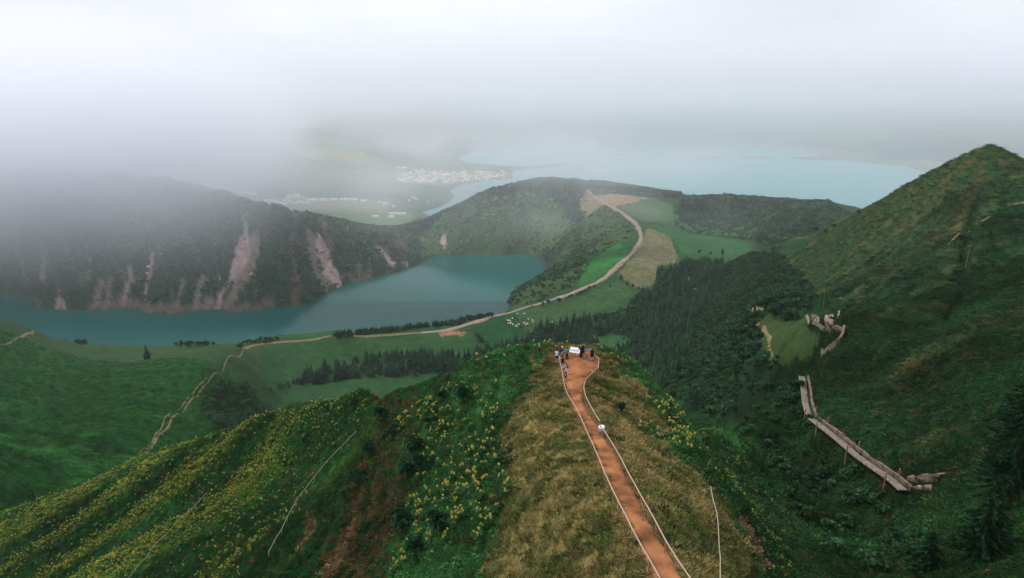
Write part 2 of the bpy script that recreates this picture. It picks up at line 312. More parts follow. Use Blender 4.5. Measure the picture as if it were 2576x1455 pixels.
for pg, k in SCARS:
    paint(inpoly(U + 6 * fbm(AA * 160, LL * 60, 3, 43), V + 5 * fbm(AA * 110, LL * 110, 3, 44), pg) & (DD > 1150) & (DD < 1900), lerp((.22, .15, .145), (.46, .34, .31), n2) * (1.0 if k <= 1 else 1.35), min(k, 1) * .9)  # the scar weighted above one is painted brighter, as if lit
paint(WALL & (GZ < 101 + 12 * n1) & (U > 220) & (U < 700), (.20, .13, .11), .6)
# caldera floor
cx, cyy = GX / 170 + .5 * vnoise(GX / 300, GY / 300, 61), GY / 110 + .5 * vnoise(GX / 300, GY / 300, 62)
cell = hsh(np.floor(cx), np.floor(cyy), 63); wood = sstep(.5, .62, fbm(GX / 420, GY / 420, 3, 64) * .5 + .5)
floor_c = lerp((.035, .065, .026), (.13, .155, .055), cell)
floor_c = floor_c * (1 - wood[..., None]) + np.array((.016, .034, .018)) * wood[..., None]
paint(FARP & (GZ > -3), floor_c)
paint(poly([(720,375),(900,380),(990,415),(900,412),(760,400)], 3000, 9000), (.19, .19, .08))
paint(poly([(990,440),(1040,430),(1150,430),(1285,440),(1280,452),(1190,460),(1120,470),(1010,465)], 2500, 6000), lerp((.14, .15, .09), (.30, .28, .22), n2))
paint(poly([(660,510),(720,495),(960,505),(1010,520),(960,530),(760,532)], 2200, 4000), lerp((.13, .15, .07), (.26, .24, .17), n2))
paint(poly([(850,545),(900,530),(1040,535),(1045,575),(980,580),(880,560)], 2000, 3200), (.10, .17, .045))
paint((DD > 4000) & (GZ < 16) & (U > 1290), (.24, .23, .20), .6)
paint(poly([(2180,402),(2240,378),(2330,362),(2400,352),(2480,354),(2600,362),(2720,366),(2720,410)], 4300, 6500), (.020, .040, .022), .9)
# the near ridge
RDG = (DD < 230) & (GZ > 395)
DRY = [(1385,866),(1350,915),(1335,965),(1300,1050),(1272,1130),(1258,1200),(1290,1290),(1250,1370),(1215,1480),(1100,1800),(1950,1800),(1885,1470),(1845,1350),(1790,1250),(1705,1180),(1660,1100),(1650,1010),(1600,960),(1540,888)]
jd = fbm(GX * .35, GY * .35, 4, 71) * .5 + .5; je = fbm(GX * 1.1, GY * 1.1, 3, 72) * .5 + .5; jf = fbm(GX * .12, GY * .12, 3, 73) * .5 + .5
jx2 = U + 120 * (jd - .5) + 50 * (je - .5); jy2 = V + 30 * (jf - .5)
DRYM = inpoly(jx2, jy2, DRY) & RDG
paint(RDG, lerp((.020, .050, .014), (.040, .075, .020), je))
paint(DRYM, lerp((.115, .100, .034), (.255, .205, .075), sstep(.25, .75, je)))
paint(DRYM & (jd > np.where(U > CU + 330 - (1455 - V) * .42, .44, .55)), lerp((.045, .052, .016), (.085, .070, .024), je), .85)
GUL = inpoly(jx2, jy2, [(940,1000),(1040,1010),(1060,1080),(1050,1180),(1010,1300),(1000,1480),(800,1480),(830,1350),(900,1200),(930,1100)]) & RDG
paint(GUL, lerp((.016, .034, .010), (.060, .036, .016), sstep(.45, .75, je)), .8)
paint(RDG & (U < 1000) & ~GUL, lerp((.018, .052, .013), (.052, .082, .018), sstep(.3, .8, (1 - fl2) * .5 + je * .5)))
SOIL = [[(1370,885),(1392,880),(1402,890),(1412,912),(1400,915),(1385,898)],[(1440,872),(1485,874),(1490,884),(1440,884)],[(1508,896),(1518,900),(1519,918),(1510,920)],[(1480,985),(1495,992),(1504,1010),(1490,1010)],[(1505,1050),(1520,1060),(1518,1072),(1507,1068)],
        [(1590,1190),(1600,1200),(1625,1245),(1612,1240)],[(1655,1345),(1680,1375),(1715,1430),(1690,1420)],[(830,1380),(900,1290),(880,1370),(830,1460),(800,1460)],[(1850,1300),(1880,1330),(1930,1430),(1915,1430)],[(780,1290),(800,1300),(760,1390),(750,1380)]]
for q_, pg in enumerate(SOIL): paint(inpoly(U + 22 * (je - .5), V + 22 * (jd - .5), pg) & RDG, lerp((.17, .085, .045), (.30, .17, .11), je), .45 if q_ in (7, 9) else .8)
paint((PD < 1.6) & RDG, lerp((.16, .085, .045), (.22, .14, .07), je), sstep(1.7, .9, PD))
hx = fbm(GX * .03, (GY - .21 * GX) * .16, 4, 75) * .5 + .5
paint((U > 1900) & (DD > 70) & (DD < 330) & (GZ > 400) & (V < 1250), lerp((.018, .048, .014), (.13, .088, .040), sstep(.56, .8, hx * .5 + n2 * .5)), .55)
strk = sstep(.48, .72, fbm(sx_ * .30 + .5 * vnoise(GX * .05, GY * .05, 92), tx_ * .014, 3, 91) * .5 + .5)
paint((RG < 260) & (U < 900) & (GZ > 380), lerp((.013, .045, .010), (.21, .22, .026), strk * sstep(.25, .6, je)), .85 * sstep(780, 620, U))
grn = C[..., 1] > C[..., 0] * 1.15
C[..., 0] = np.where(grn, C[..., 0] * .66, C[..., 0]); C[..., 2] = np.where(grn, C[..., 2] * 1.05, C[..., 2])
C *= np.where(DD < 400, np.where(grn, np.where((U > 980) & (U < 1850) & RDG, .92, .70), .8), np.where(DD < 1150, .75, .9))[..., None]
C *= np.where((U > 1850) & (DD > 60) & (DD < 420), .72, 1)[..., None]; C *= np.where((LHILL & (DD < 620))[..., None], (.55, .98, .62), 1)  # right hillside cover darkened, standing in for shade over that corner
tone = .68 + .8 * sstep(.25, .75, fbm(GX * .07, GY * .07, 4, 98) * .5 + .5)
C *= np.where((RDG & ~DRYM) | ((DD < 420) & (GZ > 330) & ~DRYM), tone, 1)[..., None]
paint(inpoly(jx, jy, [(1890,770),(1960,790),(2030,800),(2070,840),(2040,880),(1960,910),(1930,900),(1915,850)]) & (DD > 200) & (DD < 420), lerp((.018, .046, .014), (.042, .066, .020), n2))
C = np.clip(C, 0, 1)

def node_mat(name):
    m = bpy.data.materials.new(name); m.use_nodes = True; n = m.node_tree; b = n.nodes['Principled BSDF']
    b.inputs['Specular IOR Level'].default_value = .03; b.inputs['Roughness'].default_value = .85
    return m, n, b
def nd(n, t, **k):
    x = n.nodes.new(t)
    for a, v in k.items():
        if a in x.inputs and not hasattr(type(x), a): x.inputs[a].default_value = v
        else: setattr(x, a, v)
    return x
M = {}
m, n, b = node_mat('ground_cover')
at = nd(n, 'ShaderNodeAttribute', attribute_name='cover'); geo = nd(n, 'ShaderNodeNewGeometry')
na = nd(n, 'ShaderNodeTexNoise'); na.inputs['Scale'].default_value = 1.6; na.inputs['Detail'].default_value = 8; na.inputs['Roughness'].default_value = .65
nb = nd(n, 'ShaderNodeTexNoise'); nb.inputs['Scale'].default_value = .11; nb.inputs['Detail'].default_value = 9; nb.inputs['Roughness'].default_value = .68
add = nd(n, 'ShaderNodeMath', operation='MULTIPLY'); mr = nd(n, 'ShaderNodeMapRange'); mr.inputs[1].default_value = .12; mr.inputs[2].default_value = .42; mr.inputs[3].default_value = .45; mr.inputs[4].default_value = 1.5
vm = nd(n, 'ShaderNodeVectorMath', operation='SCALE'); bp = nd(n, 'ShaderNodeBump'); bp.inputs['Strength'].default_value = .5; bp.inputs['Distance'].default_value = .6
for q_ in (na, nb): n.links.new(geo.outputs['Position'], q_.inputs['Vector'])
n.links.new(na.outputs[0], add.inputs[0]); n.links.new(nb.outputs[0], add.inputs[1]); n.links.new(add.outputs[0], mr.inputs[0])
n.links.new(at.outputs['Color'], vm.inputs[0]); n.links.new(mr.outputs[0], vm.inputs['Scale']); n.links.new(vm.outputs[0], b.inputs['Base Color'])
n.links.new(add.outputs[0], bp.inputs['Height']); n.links.new(bp.outputs[0], b.inputs['Normal']); M['ground'] = m

def grid_mesh(name, X, Y, Z, col=None, mat=None):
    v = np.stack([X, Y, Z], -1).reshape(-1, 3); nr, na_ = X.shape; idx = np.arange(nr * na_).reshape(nr, na_)
    q = np.stack([idx[:-1, :-1], idx[:-1, 1:], idx[1:, 1:], idx[1:, :-1]], -1).reshape(-1, 4)[:, ::-1]
    me = bpy.data.meshes.new(name); me.vertices.add(len(v)); me.vertices.foreach_set('co', v.ravel().astype(np.float32))
    me.loops.add(q.size); me.loops.foreach_set('vertex_index', q.ravel().astype(np.int32))
    me.polygons.add(len(q)); me.polygons.foreach_set('loop_start', np.arange(0, q.size, 4, dtype=np.int32))
    me.update(calc_edges=True); me.shade_smooth()
    if col is not None:
        a = me.attributes.new('cover', 'FLOAT_COLOR', 'POINT'); cc = np.ones((len(v), 4), np.float32); cc[:, :3] = col.reshape(-1, 3); a.data.foreach_set('color', cc.ravel())
    if mat: me.materials.append(mat)
    return me
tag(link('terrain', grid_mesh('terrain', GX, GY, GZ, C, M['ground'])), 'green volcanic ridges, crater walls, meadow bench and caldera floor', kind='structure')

# ------------------------------------------------------------------ water
def water(name, col, ripple):
    m, n, b = node_mat(name); b.inputs['Base Color'].default_value = (*col, 1); b.inputs['Roughness'].default_value = .14; b.inputs['Specular IOR Level'].default_value = .10; b.inputs['IOR'].default_value = 1.33
    g = nd(n, 'ShaderNodeNewGeometry'); t = nd(n, 'ShaderNodeTexNoise'); t.inputs['Scale'].default_value = ripple; t.inputs['Detail'].default_value = 5
    t2 = nd(n, 'ShaderNodeTexNoise'); t2.inputs['Scale'].default_value = .0035; t2.inputs['Detail'].default_value = 3
    bp = nd(n, 'ShaderNodeBump'); bp.inputs['Strength'].default_value = .18; bp.inputs['Distance'].default_value = .4
    mr = nd(n, 'ShaderNodeMapRange'); mr.inputs[3].default_value = .75; mr.inputs[4].default_value = 1.3; vm = nd(n, 'ShaderNodeVectorMath', operation='SCALE'); vm.inputs[0].default_value = col
    for q_ in (t, t2): n.links.new(g.outputs['Position'], q_.inputs['Vector'])
    n.links.new(t2.outputs[0], mr.inputs[0]); n.links.new(mr.outputs[0], vm.inputs['Scale']); n.links.new(vm.outputs[0], b.inputs['Base Color'])
    n.links.new(t.outputs[0], bp.inputs['Height']); n.links.new(bp.outputs[0], b.inputs['Normal'])
    return m
def lake(z, pts, mat, label):
    me = mesh('lake', [(x, y, z) for x, y in pts], [tuple(range(len(pts)))], mat); tag(link('lake', me), label, kind='structure')
lake(LAKE1, [(-2600, 880), (-600, 880), (60, 950), (230, 1150), (260, 1700), (-100, 1850), (-2600, 1700)], water('crater_lake_water', (.001, .074, .064), .25), 'deep teal crater lake below the forested walls')
lake(LAKE2, [(-700, 2150), (3800, 2000), (5200, 4000), (4000, 6000), (-1200, 6000)], water('large_lake_water', (.002, .19, .20), .12), 'wide pale blue lake on the caldera floor')

ED = [(1640,1068,1195),(1455,945,1092),(1300,862,1012),(1210,812,945),(1100,757,888),(1000,708,838),(900,665,787),(800,622,738),(700,585,692),(620,552,634),(560,520,602),(520,498,575),(480,478,542),(420,437,503),(380,425,500),(330,410,499),(290,398,503),(250,388,515),(220,384,548),(190,382,588),(150,379,592),(120,380,578),(100,388,552),(90,400,530)]
def zv(zx, zy): return ((2000 + zx * .66176) / 1.5897, (1350 + zy * .66176) / 1.5897)
ONPATH = inpoly(U + 5 * (je - .5), V, [zv(l, y) for y, l, r in ED] + [zv(r, y) for y, l, r in ED[::-1]]) & (DD < 130)
# ------------------------------------------------------------------ plants: materials and meshes
def foliage_mat(name, fixed=None, rough=.7):
    m, n, b = node_mat(name); b.inputs['Roughness'].default_value = rough; b.inputs['Specular IOR Level'].default_value = .06
    a = nd(n, 'ShaderNodeAttribute', attribute_name='tint', attribute_type='INSTANCER'); l = nd(n, 'ShaderNodeAttribute', attribute_name='lv')
    vm = nd(n, 'ShaderNodeVectorMath', operation='SCALE'); n.links.new(l.outputs['Fac'], vm.inputs['Scale'])
    if fixed: vm.inputs[0].default_value = fixed
    else: n.links.new(a.outputs['Color'], vm.inputs[0])
    n.links.new(vm.outputs[0], b.inputs['Base Color'])
    tr = nd(n, 'ShaderNodeBsdfTranslucent'); mx = nd(n, 'ShaderNodeMixShader'); mx.inputs[0].default_value = .22
    n.links.new(vm.outputs[0], tr.inputs[0]); o = n.nodes['Material Output']
    n.links.new(b.outputs[0], mx.inputs[1]); n.links.new(tr.outputs[0], mx.inputs[2]); n.links.new(mx.outputs[0], o.inputs[0])
    return m
M['leaf'] = foliage_mat('foliage'); M['petal'] = foliage_mat('yellow_petals', (.64, .52, .12)); M['straw'] = foliage_mat('dry_grass')
def plain(name, col, rough=.85, scale=8.0, var=.25, spec=.2, metal=0):
    m, n, b = node_mat(name); b.inputs['Roughness'].default_value = rough; b.inputs['Specular IOR Level'].default_value = spec; b.inputs['Metallic'].default_value = metal
    t = nd(n, 'ShaderNodeTexNoise'); t.inputs['Scale'].default_value = scale; t.inputs['Detail'].default_value = 6; tc = nd(n, 'ShaderNodeTexCoord'); n.links.new(tc.outputs['Object'], t.inputs['Vector'])
    mr = nd(n, 'ShaderNodeMapRange'); mr.inputs[1].default_value = .3; mr.inputs[2].default_value = .7; mr.inputs[3].default_value = 1 - var; mr.inputs[4].default_value = 1 + var
    vm = nd(n, 'ShaderNodeVectorMath', operation='SCALE'); vm.inputs[0].default_value = col
    n.links.new(t.outputs[0], mr.inputs[0]); n.links.new(mr.outputs[0], vm.inputs['Scale']); n.links.new(vm.outputs[0], b.inputs['Base Color'])
    return m
M['bark'] = plain('bark', (.06, .045, .032), scale=3)
def unit(a): return a / np.maximum(np.linalg.norm(a, axis=-1, keepdims=True), 1e-9)
class Leafy:
    def __init__(s): s.v = []; s.f = []; s.l = []; s.n = 0
    def leaves(s, c, d, L, W, fold=.12, lv=(.55, 1.45), up=None):
        n = len(c); d = unit(d); nn = RNG.normal(size=(n, 3)) if up is None else up + .35 * RNG.normal(size=(n, 3))
        sd = unit(np.cross(d, nn)); nn = np.cross(sd, d); L = np.broadcast_to(L, (n,))[:, None]; W = np.broadcast_to(W, (n,))[:, None]
        m = c + d * L * .1 + nn * W * fold
        s.v.append(np.stack([c - d * L * .5, m - sd * W * .5, c + d * L * .5, m + sd * W * .5], 1).reshape(-1, 3))
        s.f.append(np.arange(4 * n).reshape(n, 4) + s.n); s.n += 4 * n
        s.l.append(np.repeat(RNG.uniform(*lv, n), 4)); return s
    def mesh(s, name, mat):
        v = np.concatenate(s.v); f = np.concatenate(s.f); me = mesh(name, v, f.tolist(), mat)
        me.attributes.new('lv', 'FLOAT', 'POINT').data.foreach_set('value', np.concatenate(s.l).astype(np.float32)); return me
def rdir(n, zup=0.0):
    d = unit(RNG.normal(size=(n, 3))); d[:, 2] = np.abs(d[:, 2]) * (1 if zup else 1) ; return d
def crown_conifer(h=1.0, R=.2, layers=11, per=10):
    g = Leafy()
    for k in range(layers):
        t = k / (layers - 1); z = .10 + .86 * t; r = R * (1 - t) ** .75 * RNG.uniform(.82, 1.12) + .012
        m = max(4, int(per * (1 - .55 * t))); a = RNG.uniform(0, 6.28) + np.arange(m) * 6.283 / m + RNG.normal(0, .18, m)
        rr = r * RNG.uniform(.6, 1.2, m); d = np.stack([np.cos(a), np.sin(a), RNG.uniform(-.55, .1, m)], -1)
        c = np.stack([np.cos(a) * rr * .55, np.sin(a) * rr * .55, z + RNG.uniform(-.03, .03, m)], -1)
        g.leaves(c, d, rr * 1.15, rr * .75 + .02, up=np.array([0, 0, 1.0])); g.leaves(c + [0, 0, .03], d + [0, 0, -.3], rr * .8, rr * .6 + .02)
    g.leaves(np.array([[0, 0, .97]] * 3), np.array([[.1, 0, 1], [-.1, .1, 1], [0, -.1, 1.0]]), .1, .03)
    return g
def crown_broad(n=11, leaf=.17, per=22, zc=.62, rx=.42, rz=.36):
    g = Leafy()
    for k in range(n):
        d = unit(RNG.normal(size=3)); cc = d * np.array([rx, rx, rz]) * RNG.uniform(.35, .85) + [0, 0, zc]; r = RNG.uniform(.13, .22)
        q = unit(RNG.normal(size=(per, 3))); q[:, 2] = np.where(q[:, 2] < -.4, -q[:, 2], q[:, 2])
        g.leaves(cc + q * r * RNG.uniform(.6, 1.05, (per, 1)), q + RNG.normal(0, .6, (per, 3)), leaf * RNG.uniform(.6, 1.3, per), leaf * .7, lv=tuple(np.array((.6, 1.35)) * RNG.uniform(.8, 1.2)))
    return g
def clump(n=46, leaf=.34, flat=.62):
    g = Leafy(); q = unit(RNG.normal(size=(n, 3))); q[:, 2] = np.abs(q[:, 2])
    g.leaves(q * RNG.uniform(.45, .95, (n, 1)) * [1, 1, flat] + [0, 0, .06], q + RNG.normal(0, .55, (n, 3)), leaf * RNG.uniform(.6, 1.35, n), leaf * .55); return g
def tuft(n=34):
    g = Leafy(); a = RNG.uniform(0, 6.28, n); r = np.sqrt(RNG.uniform(0, 1, n)) * .6
    d = np.stack([np.cos(a) * .75, np.sin(a) * .75, RNG.uniform(.35, 1.2, n)], -1); L = RNG.uniform(.35, .85, n)
    g.leaves(np.stack([np.cos(a) * r, np.sin(a) * r, L * .28], -1), d, L, .075, lv=(.55, 1.5)); return g
def lily_leaves(stems):
    g = Leafy()
    for x, y, h in stems:
        k = 7; a = RNG.uniform(0, 6.28) + np.arange(k) * 3.0 + RNG.normal(0, .3, k); z = np.linspace(.25, .92, k) * h
        d = np.stack([np.cos(a), np.sin(a), RNG.uniform(.1, .7, k)], -1); g.leaves(np.stack([x + np.cos(a) * .17, y + np.sin(a) * .17, z], -1), d, RNG.uniform(.38, .55, k), .11, up=np.array([0, 0, 1.0]))
    return g
def lily_head():
    g = Leafy(); k = 20; a = RNG.uniform(0, 6.28, k); z = RNG.uniform(0, .22, k); d = np.stack([np.cos(a), np.sin(a), RNG.uniform(-.1, .7, k)], -1)
    g.leaves(np.stack([np.cos(a) * .06, np.sin(a) * .06, z], -1), d, RNG.uniform(.11, .18, k), .08, lv=(.7, 1.2)); return g
def tapered(name, pts, rads, mat, seg=7):
    v = []; f = []
    for i, (p, r) in enumerate(zip(pts, rads)):
        for k in range(seg): a = 6.2832 * k / seg; v.append((p[0] + r * math.cos(a), p[1] + r * math.sin(a), p[2]))
        if i:
            for k in range(seg): f.append(((i - 1) * seg + k, (i - 1) * seg + (k + 1) % seg, i * seg + (k + 1) % seg, i * seg + k))
    f.append(tuple(range((len(pts) - 1) * seg, len(pts) * seg))); return mesh(name, v, f, mat, True)

# ------------------------------------------------------------------ plants: where they grow
DAZ, DLR = az[1] - az[0], lr[1] - lr[0]; g_r, g_a = np.gradient(GZ); STEEP = np.sqrt(1 + (g_r / (RG * DLR)) ** 2 + (g_a / (RG * DAZ)) ** 2); AREA = RG * RG * DAZ * DLR * np.clip(STEEP, 1, 5)
def scatter(dens, seed, vis=None):
    rg = np.random.default_rng(seed); lam = np.where(VIS if vis is None else vis, dens, 0) * AREA; k = rg.poisson(lam); I, J = np.nonzero(k); I, J = np.repeat(I, k[I, J]), np.repeat(J, k[I, J])
    ok = (I < NR - 1) & (J < NA - 1); I, J = I[ok], J[ok]
    a = az[J] + rg.uniform(0, 1, len(J)) * DAZ; r = np.exp(lr[I] + rg.uniform(0, 1, len(I)) * DLR); x, y = r * np.sin(a), r * np.cos(a)
    return np.stack([x, y, height(x, y)], -1), I, J
def mk_instancer():
    ng = bpy.data.node_groups.new('scatter', 'GeometryNodeTree'); return ng
def instances(name, pts, scl, tint, templates, label, sink=.0, tilt=.12, seed=1):
    """one 'stuff' object: every point carries a copy of one of the template plants"""
    rg = np.random.default_rng(seed); n = len(pts); me = bpy.data.meshes.new(name); me.vertices.add(n)
    p = pts.copy(); p[:, 2] -= sink * scl[:, 2]; me.vertices.foreach_set('co', p.ravel().astype(np.float32))
    def at(nm, ty, key, arr): me.attributes.new(nm, ty, 'POINT').data.foreach_set(key, arr.ravel())
    rot = np.stack([rg.normal(0, tilt, n), rg.normal(0, tilt, n), rg.uniform(0, 6.283, n)], -1).astype(np.float32)
    at('rot', 'FLOAT_VECTOR', 'vector', rot); at('scl', 'FLOAT_VECTOR', 'vector', scl.astype(np.float32)); at('tint', 'FLOAT_COLOR', 'color', np.c_[tint, np.ones(n)].astype(np.float32)); at('pick', 'INT', 'value', rg.integers(0, len(templates), n).astype(np.int32))
    o = link(name, me); g = bpy.data.node_groups.new('scatter_' + name, 'GeometryNodeTree')
    g.interface.new_socket('Geometry', in_out='INPUT', socket_type='NodeSocketGeometry'); g.interface.new_socket('Geometry', in_out='OUTPUT', socket_type='NodeSocketGeometry')
    N = g.nodes.new; gi = N('NodeGroupInput'); go = N('NodeGroupOutput'); ip = N('GeometryNodeInstanceOnPoints'); g.links.new(gi.outputs[0], ip.inputs['Points'])
    jo = N('GeometryNodeJoinGeometry')
    for parts in reversed(templates):
        j2 = N('GeometryNodeJoinGeometry'); gti = N('GeometryNodeGeometryToInstance')
        for ob in parts:
            oi = N('GeometryNodeObjectInfo'); oi.transform_space = 'ORIGINAL'; oi.inputs['Object'].default_value = ob
            if ob.parent is not None and tuple(ob.location) != (0, 0, 0):
                tg = N('GeometryNodeTransform'); tg.inputs['Translation'].default_value = ob.location; g.links.new(oi.outputs['Geometry'], tg.inputs[0]); g.links.new(tg.outputs[0], j2.inputs[0])
            else: g.links.new(oi.outputs['Geometry'], j2.inputs[0])
        g.links.new(j2.outputs[0], gti.inputs[0]); g.links.new(gti.outputs[0], jo.inputs[0])
    g.links.new(jo.outputs[0], ip.inputs['Instance']); ip.inputs['Pick Instance'].default_value = True
    def na_(nm, ty, sock):
        a = N('GeometryNodeInputNamedAttribute'); a.data_type = ty; a.inputs['Name'].default_value = nm; g.links.new(a.outputs[0], ip.inputs[sock])
    na_('rot', 'FLOAT_VECTOR', 'Rotation'); na_('scl', 'FLOAT_VECTOR', 'Scale'); na_('pick', 'INT', 'Instance Index'); g.links.new(ip.outputs[0], go.inputs[0])
    md = o.modifiers.new('scatter', 'NODES'); md.node_group = g
    return tag(o, label, kind='stuff')
def vary(base, n, a=.25, rg=RNG): 
    b = np.broadcast_to(np.asarray(base, float), (n, 3)); return b * rg.uniform(1 - a, 1 + a, (n, 1)) * rg.uniform(1 - a * .3, 1 + a * .3, (n, 3))
def sizes(n, lo, hi, flat=(.85, 1.15), rg=RNG):
    s = rg.uniform(lo, hi, n); return np.stack([s, s, s * rg.uniform(*flat, n)], -1)

# templates, each a real plant standing on the ridge or in the woods
def stand(name, me, u, v, s, tint, label, cat, group=None):
    p = hit(u, v); o = link(name, me); o.location = (p[0], p[1], p[2] - .03); o.scale = (s, s, s); o.rotation_euler.z = random.uniform(0, 6.28); o['tint'] = tint
    return tag(o, label, cat, group)
TUFTS = [stand('grass_tuft', tuft().mesh('grass_tuft', M['straw']), u, v, .7, (.20, .155, .06), 'dry straw-coloured grass tuft beside the timber path fence', 'grass tuft', 'dry tufts by the path') for u, v in ((1400,1180),(1470,1300),(1620,1160))]
SHRUBS = [stand('shrub', clump(60, .30).mesh('shrub', M['leaf']), u, v, .9, t, l, 'shrub') for u, v, t, l in
          ((1300,930,(.030,.075,.022),'bright green leafy shrub on the crest left of the viewing platform'), (1665,1290,(.035,.05,.016),'dark olive heath shrub on the slope right of the path'), (1335,1405,(.05,.055,.018),'brownish green shrub in the dry grass left of the path'))]
def tree(name, me_c, me_t, p, s, tint, label, cat, group=None, wid=1.0):
    t = empty(name, (p[0], p[1], p[2] - .15 * s / 10), random.uniform(0, 6.28)); tk = link('trunk', me_t, t); cr_ = link('crown', me_c, t); cr_['tint'] = tint
    t.scale = (s * wid, s * wid, s); tag(t, label, cat, group); return t, tk, cr_
CONM = [(crown_conifer(R=r, layers=12, per=pp).mesh('conifer_crown', M['leaf']), tapered('conifer_trunk', [(0, 0, -.02), (.004, 0, .5), (0, 0, .93)], [.022, .013, .003], M['bark'])) for r, pp in ((.17, 10), (.21, 11), (.24, 11))]
BRDM = [(crown_broad().mesh('broad_crown', M['leaf']), tapered('broad_trunk', [(0, 0, -.02), (.02, .01, .3), (-.01, .02, .62)], [.045, .03, .012], M['bark'])) for _ in range(3)]

# conifer belt
BELT = [(660,992),(780,970),(917,952),(1032,947),(1124,943),(1180,925),(1240,905),(1400,885),(1480,885),(1480,858),(1400,852),(1321,868),(1248,880),(1193,893),(1124,904),(1055,898),(990,897),(917,903),(862,926),(779,953)]
WOOD = [(1321,868),(1321,848),(1390,825),(1443,810),(1524,795),(1567,783),(1600,745),(1640,735),(1655,690),(1700,678),(1728,660),(1800,660),(1830,680),(1800,740),(1760,800),(1740,860),(1720,930),(1680,1010),(1600,960),(1560,900),(1480,885)]
INF = ((jx - 1532) / 44) ** 2 + ((jy - 864) / 26) ** 2 < 1
beltm = inpoly(U, V, BELT) & (DD > 600) & (DD < 1200); woodm = inpoly(U, V, WOOD) & (DD > 420) & (DD < 1250) & ~INF & ~((RG < 230))
HOLLOW = inpoly(jx, jy, [(500,1005),(545,968),(610,968),(648,990),(640,1005),(655,1035),(570,1085),(525,1060)]) & (DD > 380) & (DD < 800)
lump = sstep(.25, .6, fbm(GX / 28, GY / 28, 3, 81) * .5 + .5)
cp, I, J = scatter(np.where(beltm, .055, 0) + np.where(woodm, .030 * lump + .008, 0), 5, VIST)
hgt = RNG.uniform(6, 14.5, len(cp)) * (.75 + .5 * sstep(.3, .7, fbm(cp[:, 0] / 40, cp[:, 1] / 40, 2, 97) * .5 + .5)); app = hgt / np.hypot(cp[:, 0], cp[:, 1]) * np.where(beltm[I, J], 1.25, .9)
order = np.argsort(-app); FIRST = order[:300]; REST = order[300:]
CONIFERS = []
for q, k in enumerate(FIRST):
    mc, mt_ = CONM[q % 3]; inb = bool(beltm[I[k], J[k]])
    t, tk, c = tree('conifer_tree', mc, mt_, cp[k], float(hgt[k]), tuple(vary((.022, .075, .036), 1)[0]), 'tall dark conifer in the dense belt between the meadow strips' if inb else 'dark conifer in the valley wood below the viewing platform', 'tree', 'conifers of the meadow belt' if inb else 'conifers of the valley wood', RNG.uniform(.9, 1.2)); CONIFERS.append((t, tk, c))
CT = [[CONIFERS[i][1], CONIFERS[i][2]] for i in range(3)]
nR = len(REST); s = sizes(nR, 1, 1); s *= hgt[REST][:, None]; s[:, :2] *= RNG.uniform(.85, 1.25, (nR, 1))
instances('conifer_wood', cp[REST], s, vary(np.where(RNG.uniform(0, 1, (nR, 1)) < .25, (.045, .095, .032), (.022, .075, .036)), nR, .45), CT, 'dark conifer wood filling the valley below the ridge', tilt=.02, seed=2)
# lone trees
def lone(u, v, h, kind, tint, label, wid=1.0, cat='tree', group=None):
    p = hit(u, v); mc, mt_ = (CONM if kind == 'c' else BRDM)[random.randrange(3)]; return tree('conifer_tree' if kind == 'c' else 'broadleaf_tree', mc, mt_, p, h, tint, label, cat, group, wid)
DK = (.020, .062, .030)
B1 = lone(606, 881, 9, 'b', DK, 'round dark tree where the hill track meets the rim road', 1.3)
lone(370, 903, 14, 'c', DK, 'lone dark cypress on the crest of the left hill', 1.6)
lone(1817, 641, 13, 'c', DK, 'lone dark cypress on the green field below the wooded hill', 1.4)
B2 = lone(1760, 640, 9, 'b', DK, 'round dark tree left of the lone field cypress', 1.2)
B3 = lone(1787, 643, 7, 'b', DK, 'smaller round tree close to the lone field cypress', 1.1)
lone(1212, 860, 8, 'c', DK, 'conifer on the hedge line crossing the meadow', 1.5); lone(1205, 850, 7, 'c', DK, 'shorter conifer beside the meadow hedge line conifer', 1.5)
for q, (u, v, h) in enumerate([(2052,583,7),(2068,575,5),(2090,563,9),(2098,575,5),(2112,553,5),(2160,540,4),(2076,590,5)]): lone(u, v, h, 'b', DK, 'small dark tree standing on the left flank of the cone', 1.4, group='trees on the cone flank')
for q, (u, v, h) in enumerate([(1562,702,9),(1578,716,8),(1592,722,7),(1606,728,7),(1535,722,6)]): lone(u, v, h, 'c', DK, 'dark conifer at the corner of the tan field', 1.7, group='conifers at the tan field corner')
for q, (u, v, h) in enumerate([(1425,757,6),(1432,752,5),(1440,750,6),(1450,745,5),(1458,743,6),(1466,739,6),(1474,735,5),(1483,730,6),(1380,766,7),(1405,764,8),(1365,771,6),(1495,725,5)]): lone(u, v, h, 'b', DK, 'dark roadside tree lining the meadow side of the rim road', 1.3, group='roadside trees')
BT = [[B1[1], B1[2]], [B2[1], B2[2]], [B3[1], B3[2]]]
for u, v, h in [(1040,1150,3.2),(1022,1205,2.8),(1060,1185,2.4),(960,1062,3.0),(985,1105,2.4),(1100,1345,2.6),(1010,1345,3.0),(1168,1015,2.6),(1085,1080,2.0),(930,1150,2.6),(900,1220,2.4),(1045,1400,2.4),(1560,1040,1.4),(1110,1010,2.0)]:
    p = hit(u, v); mc, mt_ = BRDM[random.randrange(3)]; tree('evergreen_bush', mc, mt_, p, h, (.014, .050, .020), 'dark evergreen bush rising above the lilies and gully scrub', 'bush', 'evergreen bushes on the ridge flank', 1.15)
